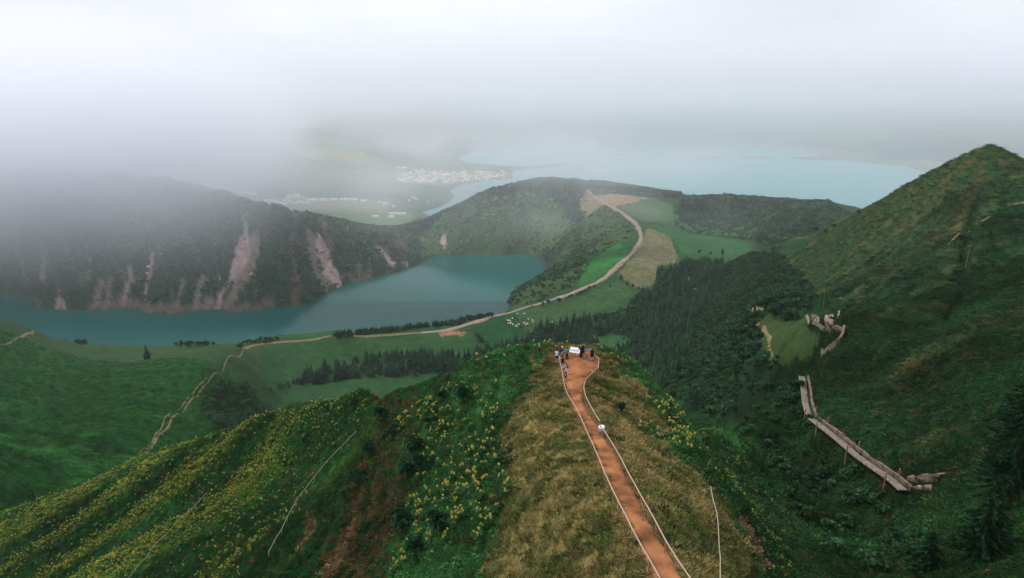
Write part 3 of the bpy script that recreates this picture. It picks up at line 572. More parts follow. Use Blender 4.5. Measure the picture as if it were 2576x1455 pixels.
# rim tree rows
def line_pts(seg, n, jit=2.0, off=(0, 0)):
    out = []
    for (a, b, m) in [(seg[i], seg[i + 1], n) for i in range(len(seg) - 1)]:
        for t in RNG.uniform(0, 1, m):
            p = hit(a[0] + (b[0] - a[0]) * t, a[1] + (b[1] - a[1]) * t); out.append((p[0] + RNG.normal(0, jit), p[1] + RNG.normal(0, jit)))
    out = np.array(out); return np.c_[out, height(out[:, 0], out[:, 1])]
rp = line_pts([(845,847),(950,836),(1060,824),(1165,812)], 75, 2.5)
instances('rim_conifer_row', rp, sizes(len(rp), 4.5, 8) * [1.3, 1.3, 1], vary(DK, len(rp), .3), CT, 'row of small conifers along the crater rim beside the road', tilt=.02, seed=3)
rp = np.concatenate([line_pts([(190,866),(300,868),(420,870),(540,870)], 55, 3), line_pts([(618,866),(700,858)], 40, 3), line_pts([(1170,805),(1230,797),(1300,748)], 60, 4)])
instances('rim_scrub', rp, sizes(len(rp), 2.5, 6), vary(DK, len(rp), .3), BT, 'dark scrub trees along the rim above the crater lake', tilt=.05, seed=4)
rp = np.concatenate([line_pts(q, n_, .8) for q, n_ in [([(1448,719),(1486,654),(1553,612)], 45), ([(1553,686),(1602,727)], 30), ([(1531,514),(1558,518),(1600,511),(1636,499)], 22), ([(1630,573),(1690,602),(1706,648)], 22), ([(1195,838),(1208,862)], 14), ([(1290,790),(1330,845)], 26), ([(1600,560),(1660,566),(1740,588)], 22)]])
instances('field_hedges', rp, sizes(len(rp), .9, 2.2), vary(DK, len(rp), .4), BT, 'thin scrubby hedges along the field boundaries', tilt=.1, seed=21)
# woods and scrub
scrub_wall = ((U < 1470) & (DD > 1150) & (DD < 2000) & (GZ > 96.5)); bare = C[..., 0] > .10
hillw = poly([(1030,577),(1150,518),(1280,468),(1400,452),(1462,470),(1464,500),(1440,520),(1300,540),(1150,575)], 1500, 2150, False)
hillr = poly([(1690,545),(1715,500),(1850,495),(2080,512),(2140,540),(1995,612),(1930,624),(1880,606),(1745,590),(1700,572)], 1200, 2000, False)
rimw = poly([(1455,470),(1500,455),(1700,480),(1720,505),(1640,497),(1540,486)], 1500, 2300, False)
d = np.where(scrub_wall, np.where(bare, .0010, .016), 0) + np.where(hillr, .022, 0) + np.where(hillw, .012, 0) + np.where(rimw & ~bare, .02, 0)
wp, I, J = scatter(d, 8); lv_ = C[I, J]; sz = np.where(hillr[I, J] | hillw[I, J] | rimw[I, J], RNG.uniform(6, 10, len(wp)), RNG.uniform(3.5, 8.5, len(wp)))
s = np.stack([sz * 1.15, sz * 1.15, sz * RNG.uniform(.8, 1.1, len(wp))], -1)
instances('crater_woodland', wp, s, vary((lv_ * 1.9 + np.array((.0, .014, .006))) * (.55 + 1.1 * sstep(.3, .7, fbm(wp[:, 0] / 22, wp[:, 1] / 22, 3, 95) * .5 + .5))[:, None], len(wp), .55), BT, 'dense scrub woodland covering the crater walls and wooded hills', sink=.18, tilt=.06, seed=6)
WV2 = inpoly(jx, jy, [(1760,960),(1990,890),(2012,1000),(2040,1090),(2150,1180),(2250,1275),(2300,1400),(2150,1470),(2040,1350),(1950,1200),(1850,1080)]) & (DD > 75) & (DD < 420)
CLEAR = inpoly(U, V, [(1890,770),(1960,790),(2030,800),(2070,840),(2040,880),(1960,910),(1930,900),(1915,850)]) & (DD > 200) & (DD < 420)
vm_ = (WV & ~bare & ~CLEAR) | HOLLOW | (woodm & (lump < .6)); ip = INN & ~bare
vp, I, J = scatter(np.where(vm_, np.where(DD < 420, .075, .05), 0) + np.where(ip, .02 * sstep(.4, .6, n1), 0) + np.where(WV2 & ~vm_, .07, 0), 9); sz = np.where(ip[I, J], RNG.uniform(2, 5, len(vp)), np.where(WV2[I, J], RNG.uniform(1.3, 3.6, len(vp)), RNG.uniform(2.5, 6.5, len(vp))))
tn = np.where(ip[I, J][:, None], C[I, J] * 1.2, np.array((.028, .080, .032)))
instances('valley_scrub', vp, np.stack([sz * 1.3, sz * 1.3, sz], -1), vary(tn, len(vp), .4), BT, 'round dark scrub trees on the valley sides', sink=.2, tilt=.08, seed=7)
# low bushes on the hillsides
hm_ = ((HILLR & (DD < 700)) | (LHILL & (DD < 620)) | ((DD > 90) & (DD < 330) & (U > 1700) & (GZ > 300)) | ((DD > 180) & (DD < 330) & (U < 700))) & ~WV & ~CLEAR
hp, I, J = scatter(np.where(hm_, np.where(DD < 260, .30, .12), 0), 10); sz = RNG.uniform(.5, 1.6, len(hp)) * (1 + .5 * (DD[I, J] > 260))
instances('hillside_bushes', hp, np.stack([sz * 1.2, sz * 1.2, sz * .8], -1), vary(C[I, J] * 1.9, len(hp), .5), [[x] for x in SHRUBS], 'low bushes dotted over the steep hillsides', sink=.1, seed=11)
# near ridge: grass, shrubs
offp = ~ONPATH
gp, I, J = scatter(np.where(RDG & DRYM & offp, 5.0, 0) + np.where(RDG & ~DRYM & (DD < 130) & ~GUL, .8, 0), 12); sz = RNG.uniform(.35, .8, len(gp))
instances('ridge_grass', gp, np.stack([sz * 1.15, sz * 1.15, sz * .8], -1), vary(np.where(DRYM[I, J][:, None], lerp((.105, .125, .036), (.27, .215, .082), sstep(.3, .7, fbm(gp[:, 0] * .5, gp[:, 1] * .5, 3, 96) * .5 + .5 - .35 * (jd[I, J] - .45))), C[I, J] * 1.8), len(gp), .4), [[x] for x in TUFTS], 'dry tussock grass covering the ridge on both sides of the path', tilt=.25, seed=13)
dn = np.where(RDG & DRYM & offp & (PD > 1.1), .45 + 1.5 * sstep(.52, .66, jd), 0) + np.where(RDG & ~DRYM & ~ONPATH & (PD > 1), np.where(DD < 120, 3.0, 1.9), 0)
sp, I, J = scatter(dn, 14); sz = RNG.uniform(.28, .75, len(sp)) * np.where(DRYM[I, J], .8, 1.1)
tn = np.where(DRYM[I, J][:, None], np.where(RNG.uniform(0, 1, (len(sp), 1)) < .35, (.032, .095, .024), (.085, .088, .026)) * RNG.uniform(.5, 1.4, (len(sp), 1)), C[I, J] * 2.0)
rus = (RNG.uniform(0, 1, len(sp)) < np.where(GUL[I, J], .35, .07)); tn[rus] = (.10, .055, .02)
instances('ridge_shrubs', sp, np.stack([sz * 1.15, sz * 1.15, sz], -1), vary(tn, len(sp), .55), [[x] for x in SHRUBS], 'low mixed shrubs and ferns on the near ridge', sink=.12, tilt=.2, seed=15)
# ginger lilies
Z1 = inpoly(jx2, jy2, [(1000,1060),(1090,985),(1200,955),(1245,1000),(1262,1150),(1292,1290),(1150,1400),(1080,1470),(1010,1470),(1030,1300),(1050,1150)]) & RDG & (DD < 130)
Z2 = inpoly(jx2, jy2, [(1620,1010),(1660,1000),(1710,1060),(1735,1150),(1680,1160),(1625,1090)]) & RDG & (DD < 110)
ZC = inpoly(U, V, [(1180,915),(1300,878),(1440,868),(1560,890),(1620,935),(1600,950),(1500,885),(1330,895),(1240,930)]) & RDG
Z3 = inpoly(jx2, jy2, [(560,1085),(700,1030),(880,985),(940,990),(900,1080),(800,1200),(680,1350),(600,1480),(-100,1480),(-100,1330),(340,1160)]) & (DD < 230) & (GZ > 380)
Z4 = inpoly(jx2, jy2, [(1740,1050),(1800,1070),(1900,1180),(1960,1330),(2010,1470),(1930,1470),(1850,1290),(1760,1130)]) & (DD < 200) & (GZ > 380)
lp, I, J = scatter(np.where(Z1, 1.3 * sstep(.42, .62, je) * sstep(.28, .5, jd) + .12, 0) + np.where(Z2, .6, 0) + np.where(ZC, .35, 0), 16)
app = 1 / np.hypot(lp[:, 0], lp[:, 1]); order = np.argsort(-app); LF, LREST = order[:300], order[300:]
def lily_kind(k):
    st = [(RNG.normal(0, .22), RNG.normal(0, .22), RNG.uniform(.75, 1.15)) for _ in range(6)]; return lily_leaves(st).mesh('lily_leaves', M['leaf']), [s_ for s_ in st[:k]]
LK = [lily_kind(k) for k in (1, 2, 3)]; HEAD = lily_head().mesh('lily_flower_head', M['petal']); LILY = []
for q, k in enumerate(LF):
    lm, st = LK[q % 3]; t = empty('ginger_lily', tuple(lp[k]), random.uniform(0, 6.28)); sc = random.uniform(.6, 1.2); t.scale = (sc,) * 3
    lf = link('leaves', lm, t); lf['tint'] = tuple(vary((.028, .11, .032), 1)[0]); hs = []
    for x, y, h in st: hd = link('flower_head', HEAD, t); hd.location = (x, y, h); hs.append(hd)
    zone = 'z2' if Z2[I[k], J[k]] else ('zc' if ZC[I[k], J[k]] and not Z1[I[k], J[k]] else 'z1')
    tag(t, {'z1': 'yellow flowering ginger lily on the green flank left of the dry grass', 'z2': 'yellow flowering ginger lily in the patch on the slope right of the path', 'zc': 'yellow flowering ginger lily on the crest behind the viewing platform'}[zone], 'flower', {'z1': 'lilies on the left flank', 'z2': 'lilies right of the path', 'zc': 'lilies on the crest'}[zone])
    LILY.append([lf] + hs)
LT = [LILY[i] for i in range(3)]
qp, I2, J2 = scatter(np.where(Z3, .25 + 5.0 * strk * sstep(.3, .6, je), 0) + np.where(Z4, 1.1 * sstep(.4, .6, jd), 0), 17)
ap = np.concatenate([lp[LREST], qp]); na2 = len(ap); s = sizes(na2, .6, 1.15); s[len(LREST):] *= RNG.uniform(.35, .85, (len(qp), 1))
instances('flowering_lilies', ap, s, vary((.030, .105, .024), na2, .35), LT, 'masses of yellow flowering ginger lilies streaking the ridge flanks', tilt=.1, seed=18)
print('counts', len(cp), len(wp), len(vp), len(hp), len(gp), len(sp), len(lp), len(qp))
# ------------------------------------------------------------------ ribbons: path, road, tracks
M['path'] = plain('trodden_red_earth', (.265, .115, .052), .95, .5, .55, .03)
M['asphalt'] = plain('worn_asphalt', (.20, .185, .18), .9, .2, .15); M['earth'] = plain('bare_earth_verge', (.26, .14, .09), .95, .15, .3)
M['track'] = plain('pale_dirt_track', (.15, .115, .055), .95, .3, .35)
n_ = M['path'].node_tree; b_ = n_.nodes['Principled BSDF']; t_ = nd(n_, 'ShaderNodeTexNoise'); t_.inputs['Scale'].default_value = 7; t_.inputs['Detail'].default_value = 8; t_.inputs['Roughness'].default_value = .7
g_ = nd(n_, 'ShaderNodeNewGeometry'); n_.links.new(g_.outputs['Position'], t_.inputs['Vector']); bp2 = nd(n_, 'ShaderNodeBump'); bp2.inputs['Strength'].default_value = .9; bp2.inputs['Distance'].default_value = .08; n_.links.new(t_.outputs[0], bp2.inputs['Height']); n_.links.new(bp2.outputs[0], b_.inputs['Normal'])
def to_v(zx, zy, x0, y0, s): return ((x0 + zx * s) / 1.5897, (y0 + zy * s) / 1.5897)
def Z2(zx, zy): return to_v(zx, zy, 2000, 1350, .66176)
def Z1_(zx, zy): return to_v(zx, zy, 2150, 1340, 1 / 7.274)
def drape(name, rows, off, mat, label, cols=7, skirt=.25, win=3):
    """rows of (left, right) ground points; a sheet laid on the ground with its edges tucked in"""
    X = []; Y = []; Zs = []
    for l, r in rows:
        t = np.linspace(-.04, 1.04, cols); x = l[0] + (r[0] - l[0]) * t; y = l[1] + (r[1] - l[1]) * t; z = height(x, y) + off; z[0] -= skirt; z[-1] -= skirt
        X.append(x); Y.append(y); Zs.append(z)
    Zs = np.array(Zs); wn_ = win; pad = wn_ // 2; Zs = np.stack([np.convolve(np.pad(Zs[:, k], pad, mode='edge'), np.ones(wn_) / wn_, 'valid') for k in range(cols)], -1)
    me = grid_mesh(name, np.array(X), np.array(Y), Zs, None, mat); o = link(name, me); tag(o, label, kind='structure'); return o
def resample(pts, step):
    pts = np.asarray(pts, float); d = np.r_[0, np.cumsum(np.hypot(*np.diff(pts[:, :2], axis=0).T))]; t = np.arange(0, d[-1] + 1e-6, step)
    if d[-1] - t[-1] > step * .4: t = np.r_[t, d[-1]]
    return np.stack([np.interp(t, d, pts[:, k]) for k in range(pts.shape[1])], -1)
def smooth(p, k=2):
    for _ in range(k): p = np.concatenate([p[:1], (p[:-2] + 2 * p[1:-1] + p[2:]) / 4, p[-1:]])
    return p
Lp = np.array([hit(*Z2(l, y)) for y, l, r in ED]); Rp = np.array([hit(*Z2(r, y)) for y, l, r in ED])
kk = np.linspace(0, len(ED) - 1, 190); ip_ = np.arange(len(ED))
Ls = smooth(np.stack([np.interp(kk, ip_, Lp[:, k]) for k in range(2)], -1), 4); Rs = smooth(np.stack([np.interp(kk, ip_, Rp[:, k]) for k in range(2)], -1), 4)
Ls += np.c_[fbm(kk * 2.2, kk * 0, 3, 101) * .16, kk * 0]; Rs += np.c_[fbm(kk * 2.2, kk * 0 + 9, 3, 102) * .16, kk * 0]
drape('footpath', list(zip(Ls, Rs)), .09, M['path'], 'red earth footpath widening into the round viewing platform', 11, .14, 9)
def ribbon(name, vpts, width, off, mat, label, step, dmin=0, wob=.12):
    g = smooth(resample([hit(u, v, 0, dmin)[:2] for u, v in vpts], step), 3); t = np.gradient(g, axis=0); t /= np.hypot(t[:, 0], t[:, 1])[:, None]; nrm = np.c_[-t[:, 1], t[:, 0]]
    k = np.arange(len(g)); w_ = width * (.5 + wob * fbm(k * .37, k * 0, 2, len(name)))
    drape(name, list(zip(g + nrm * w_[:, None], g - nrm * w_[:, None])), off, mat, label, 5, off + .3); return g, nrm
ROADV = [(625,868),(700,860),(800,853),(900,847),(1000,841),(1060,838),(1130,831),(1210,808),(1300,781),(1360,764),(1420,746),(1460,730),(1500,713),(1535,686),(1565,660),(1588,640),(1602,622),(1612,605),(1612,588),(1605,572),(1592,556),(1572,540),(1545,524),(1520,511),(1500,500),(1487,490),(1478,478),(1470,473)]
rd, rn = ribbon('verge', ROADV[5:], 11, .35, M['earth'], 'reddish earth verge beside the rim road', 8, 600, .3)
ribbon('road', ROADV[5:], 6.5, .75, M['asphalt'], 'grey asphalt road winding along the crater rim', 8, 600, .03)
ribbon('dirt_road', [(612,878),(630,868)] + ROADV[1:6], 5.5, .5, M['track'], 'dirt road continuing along the crater rim', 8, 600, .1)
ribbon('hill_track', [(612,882),(590,897),(565,917),(545,938),(525,962),(500,990),(470,1020),(430,1058),(395,1100),(365,1140)], 1.5, .45, M['track'], 'worn dirt track running down the left hill', 2, 230)
ribbon('hill_track', [(520,950),(485,990),(440,1040),(395,1090),(345,1148)], 1.2, .45, M['track'], 'narrower track beside the worn track on the left hill', 2, 230)
ribbon('hill_track', [(0,868),(30,860),(60,846),(85,834)], 2.5, .3, M['track'], 'pale trail over the far left hilltop', 4, 400)
ribbon('valley_track', [(1800,668),(1850,660),(1905,646)], 5, .5, M['earth'], 'earth track cutting the foot of the cone', 6, 600)
ribbon('clearing_track', [(1885,775),(1900,800),(1922,825),(1940,850),(1930,880),(1940,905)], 1.8, .25, M['track'], 'curving dirt track on the small clearing', 4, 230)
ribbon('landslip', [(1725,690),(1730,710),(1745,730)], 9, .6, M['earth'], 'pale landslip scar at the edge of the valley wood', 5, 600, .3)

ribbon('hill_track', [(2385,618),(2400,600),(2440,580),(2475,558),(2490,546)], 1.3, .4, M['track'], 'narrow trail climbing the spur below the cone', 2, 200)
ribbon('hill_track', [(2535,517),(2555,512),(2580,507)], 1.6, .4, M['track'], 'pale trail on the shoulder right of the cone peak', 2, 200)
# ------------------------------------------------------------------ timber fences
M['rail'] = plain('weathered_rail', (.40, .29, .215), .8, 3, .35); M['post'] = plain('weathered_post', (.30, .17, .10), .85, 6, .3)
def cyl(name, r, seg=8, mat=None, taper=1.0):
    v = [(r * (1 if z == 0 else taper) * math.cos(6.2832 * k / seg), r * (1 if z == 0 else taper) * math.sin(6.2832 * k / seg), z) for z in (0, 1) for k in range(seg)]
    f = [(k, (k + 1) % seg, seg + (k + 1) % seg, seg + k) for k in range(seg)] + [tuple(range(seg))[::-1], tuple(range(seg, 2 * seg))]
    return mesh(name, v, f, mat)
RAILM, POSTM = cyl('rail', 1, 8, M['rail']), cyl('post', 1, 8, M['post'], .92)
def bar(name, me, a, b, r, parent, org):
    a = Vector(a); b = Vector(b); d = b - a; o = link(name, me, parent); o.location = a - org; o.rotation_mode = 'QUATERNION'; o.rotation_quaternion = d.to_track_quat('Z', 'Y'); o.scale = (r, r, d.length); return o
def fence(name, ground, label, spacing=2.2, h=1.02, rr=.044, pr=.058, mid=None, cat='fence', pm=None, rm=None):
    g = resample(ground, spacing); z = height(g[:, 0], g[:, 1]); org = Vector((g[0, 0], g[0, 1], z[0])); e = empty(name, org); tag(e, label, cat)
    tops = [Vector((x, y, zz + h + random.uniform(-.03, .03))) for (x, y), zz in zip(g[:, :2], z)]
    for t, zz in zip(tops, z): bar('post', pm or POSTM, (t.x, t.y, zz - .25), (t.x + random.uniform(-.03, .03), t.y, t.z + .02), pr, e, org)
    for a, b in zip(tops[:-1], tops[1:]):
        d = (b - a).normalized() * .06; bar('rail', rm or RAILM, a - d, b + d, rr, e, org)
        if mid: q = Vector((0, 0, mid)); bar('rail', rm or RAILM, a - d - q, b + d - q, rr * .85, e, org)
    return e
def rail_ground(vp, h=1.02, dmin=0): return [hit(u, v, h, dmin)[:2] for u, v in vp]
left = [Z2(*p) for p in [(1010,1540),(965,1455),(880,1300),(800,1160),(720,1000),(620,790),(545,610),(470,440),(440,395),(405,340),(388,285)]] + [Z1_(*p) for p in [(770,1400),(710,1050),(650,780),(622,600),(740,492)]]
fence('timber_fence', rail_ground(left), 'pole rail fence along the left edge of the footpath', 1.9)
back = [Z1_(*p) for p in [(740,492),(900,440),(1100,425),(1300,415),(1480,425),(1660,560)]]
fence('timber_fence', rail_ground(back), 'two rail fence behind the information board on the platform', 1.3, mid=.45)
rgt = [Z1_(*p) for p in [(1660,560),(1780,700),(1770,930),(1560,1130),(1390,1290),(1350,1455)]] + [Z2(*p) for p in [(505,300),(515,350),(545,410),(603,505)]]
fence('timber_fence', rail_ground(rgt), 'pole rail fence along the right of the platform down to the litter bin', 1.15)
low = [Z2(*p) for p in [(622,552),(670,625),(740,750),(850,950),(960,1150),(1070,1340),(1150,1455),(1215,1560)]]
fence('timber_fence', rail_ground(low), 'pole rail fence along the right edge of the footpath below the litter bin', 2.2)
M['wire'] = plain('grey_split_rail', (.38, .33, .25), .9, 5, .2); WR, WP_ = cyl('rail', 1, 6, M['wire']), cyl('post', 1, 6, M['wire'])
fence('boundary_fence', rail_ground([(895,1085),(868,1115),(835,1145),(800,1185),(770,1225),(745,1260),(728,1290),(700,1345),(675,1390)], .9), 'thin pale fence dropping down the dark gully left of the lilies', 2.6, .9, .036, .04, pm=WP_, rm=WR)
fence('boundary_fence', rail_ground([(1788,1225),(1795,1262),(1806,1300),(1808,1350),(1812,1400),(1812,1470)], .9), 'thin pale fence on the slope right of the footpath', 2.0, .9, .034, .036, pm=WP_, rm=WR)
fence('boundary_fence', rail_ground([(520,1240),(470,1290),(420,1345),(370,1400),(320,1460)], .9), 'thin pale fence running down the streaked yellow flank', 3.0, .9, .032, .036, pm=WP_, rm=WR)

# ------------------------------------------------------------------ information board and litter bin
def bm_obj(name, build, mat, parent=None, bevel=0, smooth_=False):
    bm = bmesh.new(); build(bm); me = bpy.data.meshes.new(name); bm.to_mesh(me); bm.free()
    if smooth_: me.shade_smooth()
    o = link(name, me, parent, mat)
    if bevel: md = o.modifiers.new('bevel', 'BEVEL'); md.width = bevel; md.segments = 2
    return o
def addbox(bm, c, s, rot=None):
    r = bmesh.ops.create_cube(bm, size=1); bmesh.ops.scale(bm, vec=s, verts=r['verts'])
    if rot is not None: bmesh.ops.rotate(bm, cent=(0, 0, 0), matrix=rot, verts=r['verts'])
    bmesh.ops.translate(bm, vec=c, verts=r['verts']); return r['verts']
M['white'] = plain('white_panel', (.78, .79, .82), .5, 3, .06); M['ink'] = plain('printed_landscape', (.17, .19, .24), .6, 14, .5); M['inkpale'] = plain('printed_text_block', (.45, .47, .52), .6, 60, .3)
pL, pR = hit(*Z1_(950, 662)), hit(*Z1_(1215, 640)); c = (pL + pR) / 2; dv = pR - pL
ib = empty('information_board', (c[0], c[1], float(height(c[0], c[1])) + .06), math.atan2(dv[1], dv[0])); tag(ib, 'white tilted information board on wooden legs at the platform', 'sign')
tilt = Matrix.Rotation(math.radians(42), 3, 'X')
pn = bm_obj('panel', lambda b: addbox(b, (0, .02, .93), (1.42, .82, .035), tilt), M['white'], ib, .008)
def on_panel(bm, x, y, sx_, sy_):
    p = tilt @ Vector((x, y, .0195)); addbox(bm, (p.x, p.y + .02, p.z + .93), (sx_, sy_, .004), tilt)
sc_ = bm_obj('landscape_print', lambda b: on_panel(b, .0, -.05, 1.2, .13), M['ink'], pn)
for x in (-.45, 0, .45): bm_obj('text_block', lambda b: on_panel(b, x, -.25, .36, .10), M['inkpale'], pn)
bm_obj('heading', lambda b: on_panel(b, -.3, .28, .6, .05), M['inkpale'], pn)
for x in (-.6, 0, .6): bm_obj('leg', lambda b: addbox(b, (x, .06, .43), (.1, .1, .95)), M['post'], ib, .008)
bm_obj('crossbar', lambda b: addbox(b, (0, .06, .80), (1.3, .07, .09)), M['post'], ib, .006)
M['bin'] = plain('grey_metal', (.30, .31, .34), .45, 4, .15, .5, .6); M['bag'] = plain('white_bin_liner', (.80, .81, .84), .45, 5, .08); M['dark'] = plain('hollow_shade', (.02, .02, .025), .9)
bp_ = hit(*to_v(285, 610, 2350, 1620, 1 / 5.2)); lb = empty('litter_bin', (bp_[0], bp_[1], float(height(bp_[0], bp_[1])) - .02)); tag(lb, 'round grey litter bin with a white liner at the fence gap', 'bin')
def lathe(bm, prof, seg=20):
    rows = [[bm.verts.new((r * math.cos(6.2832 * k / seg), r * math.sin(6.2832 * k / seg), z)) for k in range(seg)] for r, z in prof]
    for a, b in zip(rows[:-1], rows[1:]):
        for k in range(seg): bm.faces.new((a[k], a[(k + 1) % seg], b[(k + 1) % seg], b[k]))
    return rows
def bin_body(bm): r = lathe(bm, [(.27, 0), (.28, .35), (.29, .85), (.27, .85), (.26, .3)]); bm.faces.new(r[0][::-1]); bm.faces.new(r[-1])
bm_obj('body', bin_body, M['bin'], lb, 0, True)
bm_obj('liner', lambda b: lathe(b, [(.30, .70), (.315, .82), (.31, .88), (.26, .89), (.235, .84), (.22, .6)]), M['bag'], lb, 0, True)
def half_lid(bm):
    vs_ = [bm.verts.new((.01, 0, .90))] + [bm.verts.new((.27 * math.cos(a), .27 * math.sin(a), .885 + .0)) for a in np.linspace(-1.57, 1.57, 12)]
    for a, b in zip(vs_[1:-1], vs_[2:]): bm.faces.new((vs_[0], a, b))
    g = bmesh.ops.extrude_face_region(bm, geom=bm.faces[:]); bmesh.ops.translate(bm, vec=(0, 0, .03), verts=[x for x in g['geom'] if isinstance(x, bmesh.types.BMVert)])
bm_obj('lid', half_lid, M['bag'], lb)

# ------------------------------------------------------------------ old walkway, terrace, walls, poles
M['concrete'] = plain('weathered_concrete', (.15, .132, .12), .9, .8, .35); M['stone'] = plain('lichened_stone', (.15, .105, .08), .95, 1.3, .5); M['pale_stone'] = plain('pale_rubble', (.26, .20, .155), .95, 1.5, .45)
def strip_solid(name, g, w0, w1, zt, zb, mat, parent, org, jag=0, seed=0):
    """solid band along a ground line g, between lateral offsets w0 and w1, top zt and bottom zb (absolute arrays)"""
    t = np.gradient(g, axis=0); t /= np.hypot(t[:, 0], t[:, 1])[:, None]; nr = np.c_[-t[:, 1], t[:, 0]]; k = np.arange(len(g)); jg = jag * fbm(k * .9 + seed, k * 0, 3, 111 + seed)
    a = g + nr * w0; b = g + nr * w1; v = []; f = []
    for i in range(len(g)): v += [(a[i, 0], a[i, 1], zb[i]), (a[i, 0], a[i, 1], zt[i] + jg[i]), (b[i, 0], b[i, 1], zt[i] + jg[i]), (b[i, 0], b[i, 1], zb[i])]
    v = [(x - org.x, y - org.y, z - org.z) for x, y, z in v]
    for i in range(len(g) - 1):
        q = 4 * i
        for s_ in range(4): f.append((q + s_, q + (s_ + 1) % 4, q + 4 + (s_ + 1) % 4, q + 4 + s_))
    f += [(3, 2, 1, 0), tuple(4 * (len(g) - 1) + s_ for s_ in range(4))]
    return link(name, mesh(name, v, f, mat), parent)
wl = smooth(resample([P(u, v, D)[:2] for u, v, D in [(2272,1240,116),(2245,1208,120),(2215,1185,124),(2160,1142,132),(2110,1105,141),(2060,1075,149),(2042,1052,154),(2028,1010,163),(2016,958,175)]], 1.2), 2)
t_ = np.gradient(wl, axis=0); t_ /= np.hypot(t_[:, 0], t_[:, 1])[:, None]; n_ = np.c_[-t_[:, 1], t_[:, 0]]; gz_ = np.max([height(wl[:, 0] + n_[:, 0] * s_, wl[:, 1] + n_[:, 1] * s_) for s_ in (-1.2, -.6, 0, .8)], axis=0); dk = np.convolve(np.r_[[gz_[0]] * 6, gz_, [gz_[-1]] * 6], np.ones(13) / 13, 'valid') + .9
org = Vector((wl[0, 0], wl[0, 1], float(dk[0]) - 1)); wk = empty('elevated_walkway', org); tag(wk, 'old concrete walkway on posts along the dark right hillside', 'walkway')
strip_solid('deck', wl, -.6, .6, dk, dk - .25, M['concrete'], wk, org); strip_solid('kerb', wl, .61, .76, dk + .12, dk - .3, M['pale_stone'], wk, org, .04, 3)
strip_solid('channel', wl, -1.1, -.61, dk - .2, dk - 1.2, M['dark'], wk, org); strip_solid('back_wall', wl, -1.6, -1.11, dk + .55, dk - 2.0, M['stone'], wk, org, .3, 5)  # channel strip is solid; the shade of a hollow is its colour
for i in (4, 16, 27, 35): 
    i = min(i, len(wl) - 1)
    for s_, lo, hi in ((.85, -3.2, 1.1), (-1.4, -.5, 1.9)):
        t = wl[min(i + 1, len(wl) - 1)] - wl[i - 1]; t /= np.hypot(*t); q = wl[i] + np.array([-t[1], t[0]]) * s_; bar('post', POSTM, (q[0], q[1], dk[i] + lo), (q[0], q[1], dk[i] + hi), .14, wk, org)
bz = []
for i in range(0, len(wl), 1):
    for s_ in (-1.75, -2.2, -1.4): bz.append((wl[i, 0] + n_[i, 0] * s_ + random.uniform(-.5, .5), wl[i, 1] + n_[i, 1] * s_ + random.uniform(-.5, .5), dk[i] + random.uniform(-.2, .45)))
bz = np.array(bz); instances('wall_creepers', bz, sizes(len(bz), .3, .75), vary((.045, .075, .024), len(bz), .5), [[x] for x in SHRUBS], 'creepers and ferns growing over the walkway back wall', seed=31)
def wall(vpts, h, th_, mat, label, jag=.25, step=.8, seed=0, dmin=100):
    g = smooth(resample([hit(u, v, 0, dmin)[:2] for u, v in vpts], step), 1); z = height(g[:, 0], g[:, 1]); o_ = Vector((g[0, 0], g[0, 1], z[0])); o = strip_solid('stone_wall', g, -th_ / 2, th_ / 2, z + h, z - .8, mat, None, o_, jag, seed); o.location = o_
    return tag(o, label, 'wall')
wall([(2066,897),(2085,890),(2108,872),(2117,860),(2121,838)], 2.6, .7, M['stone'], 'long reddish stone wall bending above the walkway', .2, 1, 1)
wall([(2121,836),(2100,828),(2080,820)], 1.2, .6, M['stone'], 'low stone wall joining the bent wall to the ruined terrace', .2, 1, 2)
wall([(2028,800),(2034,812),(2050,818)], 1.4, .6, M['pale_stone'], 'crumbled pale wall at the clearing end of the ruined terrace', .4, .7, 3)
wall([(2040,806),(2058,809),(2078,814),(2098,818)], 1.9, .8, M['pale_stone'], 'pale front wall of the ruined terrace', .4, .7, 4)
wall([(2044,815),(2060,820),(2086,829)], .9, .6, M['concrete'], 'lower step wall in front of the ruined terrace', .2, .8, 5)
wall([(2076,802),(2095,799),(2110,797),(2106,806)], 1.2, .5, M['pale_stone'], 'back wall of the ruined terrace', .5, .8, 6)
wall([(2286,1212),(2310,1208),(2345,1205),(2372,1203)], .9, 1.4, M['stone'], 'overgrown stone wall at the lower end of the walkway', .4, .8, 7, 60)
wall([(2300,1228),(2330,1225),(2352,1228)], .5, 1.0, M['pale_stone'], 'half buried pale rubble wall below the overgrown wall', .4, .7, 8, 60)
wall([(1893,774),(1905,779),(1920,783)], 1.0, 1.0, M['pale_stone'], 'heap of pale rubble at the head of the clearing', .7, .7, 9)
def pole(u, v, h, label, arm=True):
    p = hit(u, v); e = empty('utility_pole', (p[0], p[1], p[2] - .3)); tag(e, label, 'pole'); o0 = Vector(e.location)
    bar('shaft', POLE, o0, o0 + Vector((0, 0, h)), .17, e, o0)
    if arm:
        bar('crossarm', POLE, o0 + Vector((-.9, 0, h - .6)), o0 + Vector((.9, 0, h - .6)), .08, e, o0)
        for s_ in (-.8, .8): bar('insulator', RAILM, o0 + Vector((s_, 0, h - .55)), o0 + Vector((s_, 0, h - .25)), .06, e, o0)
POLE = cyl('pole', 1, 8, plain('grey_timber', (.13, .13, .11), .9), .7)
pole(2428, 681, 10, 'grey utility pole high on the hillside below the cone'); pole(2070, 776, 9, 'grey utility pole above the ruined terrace')

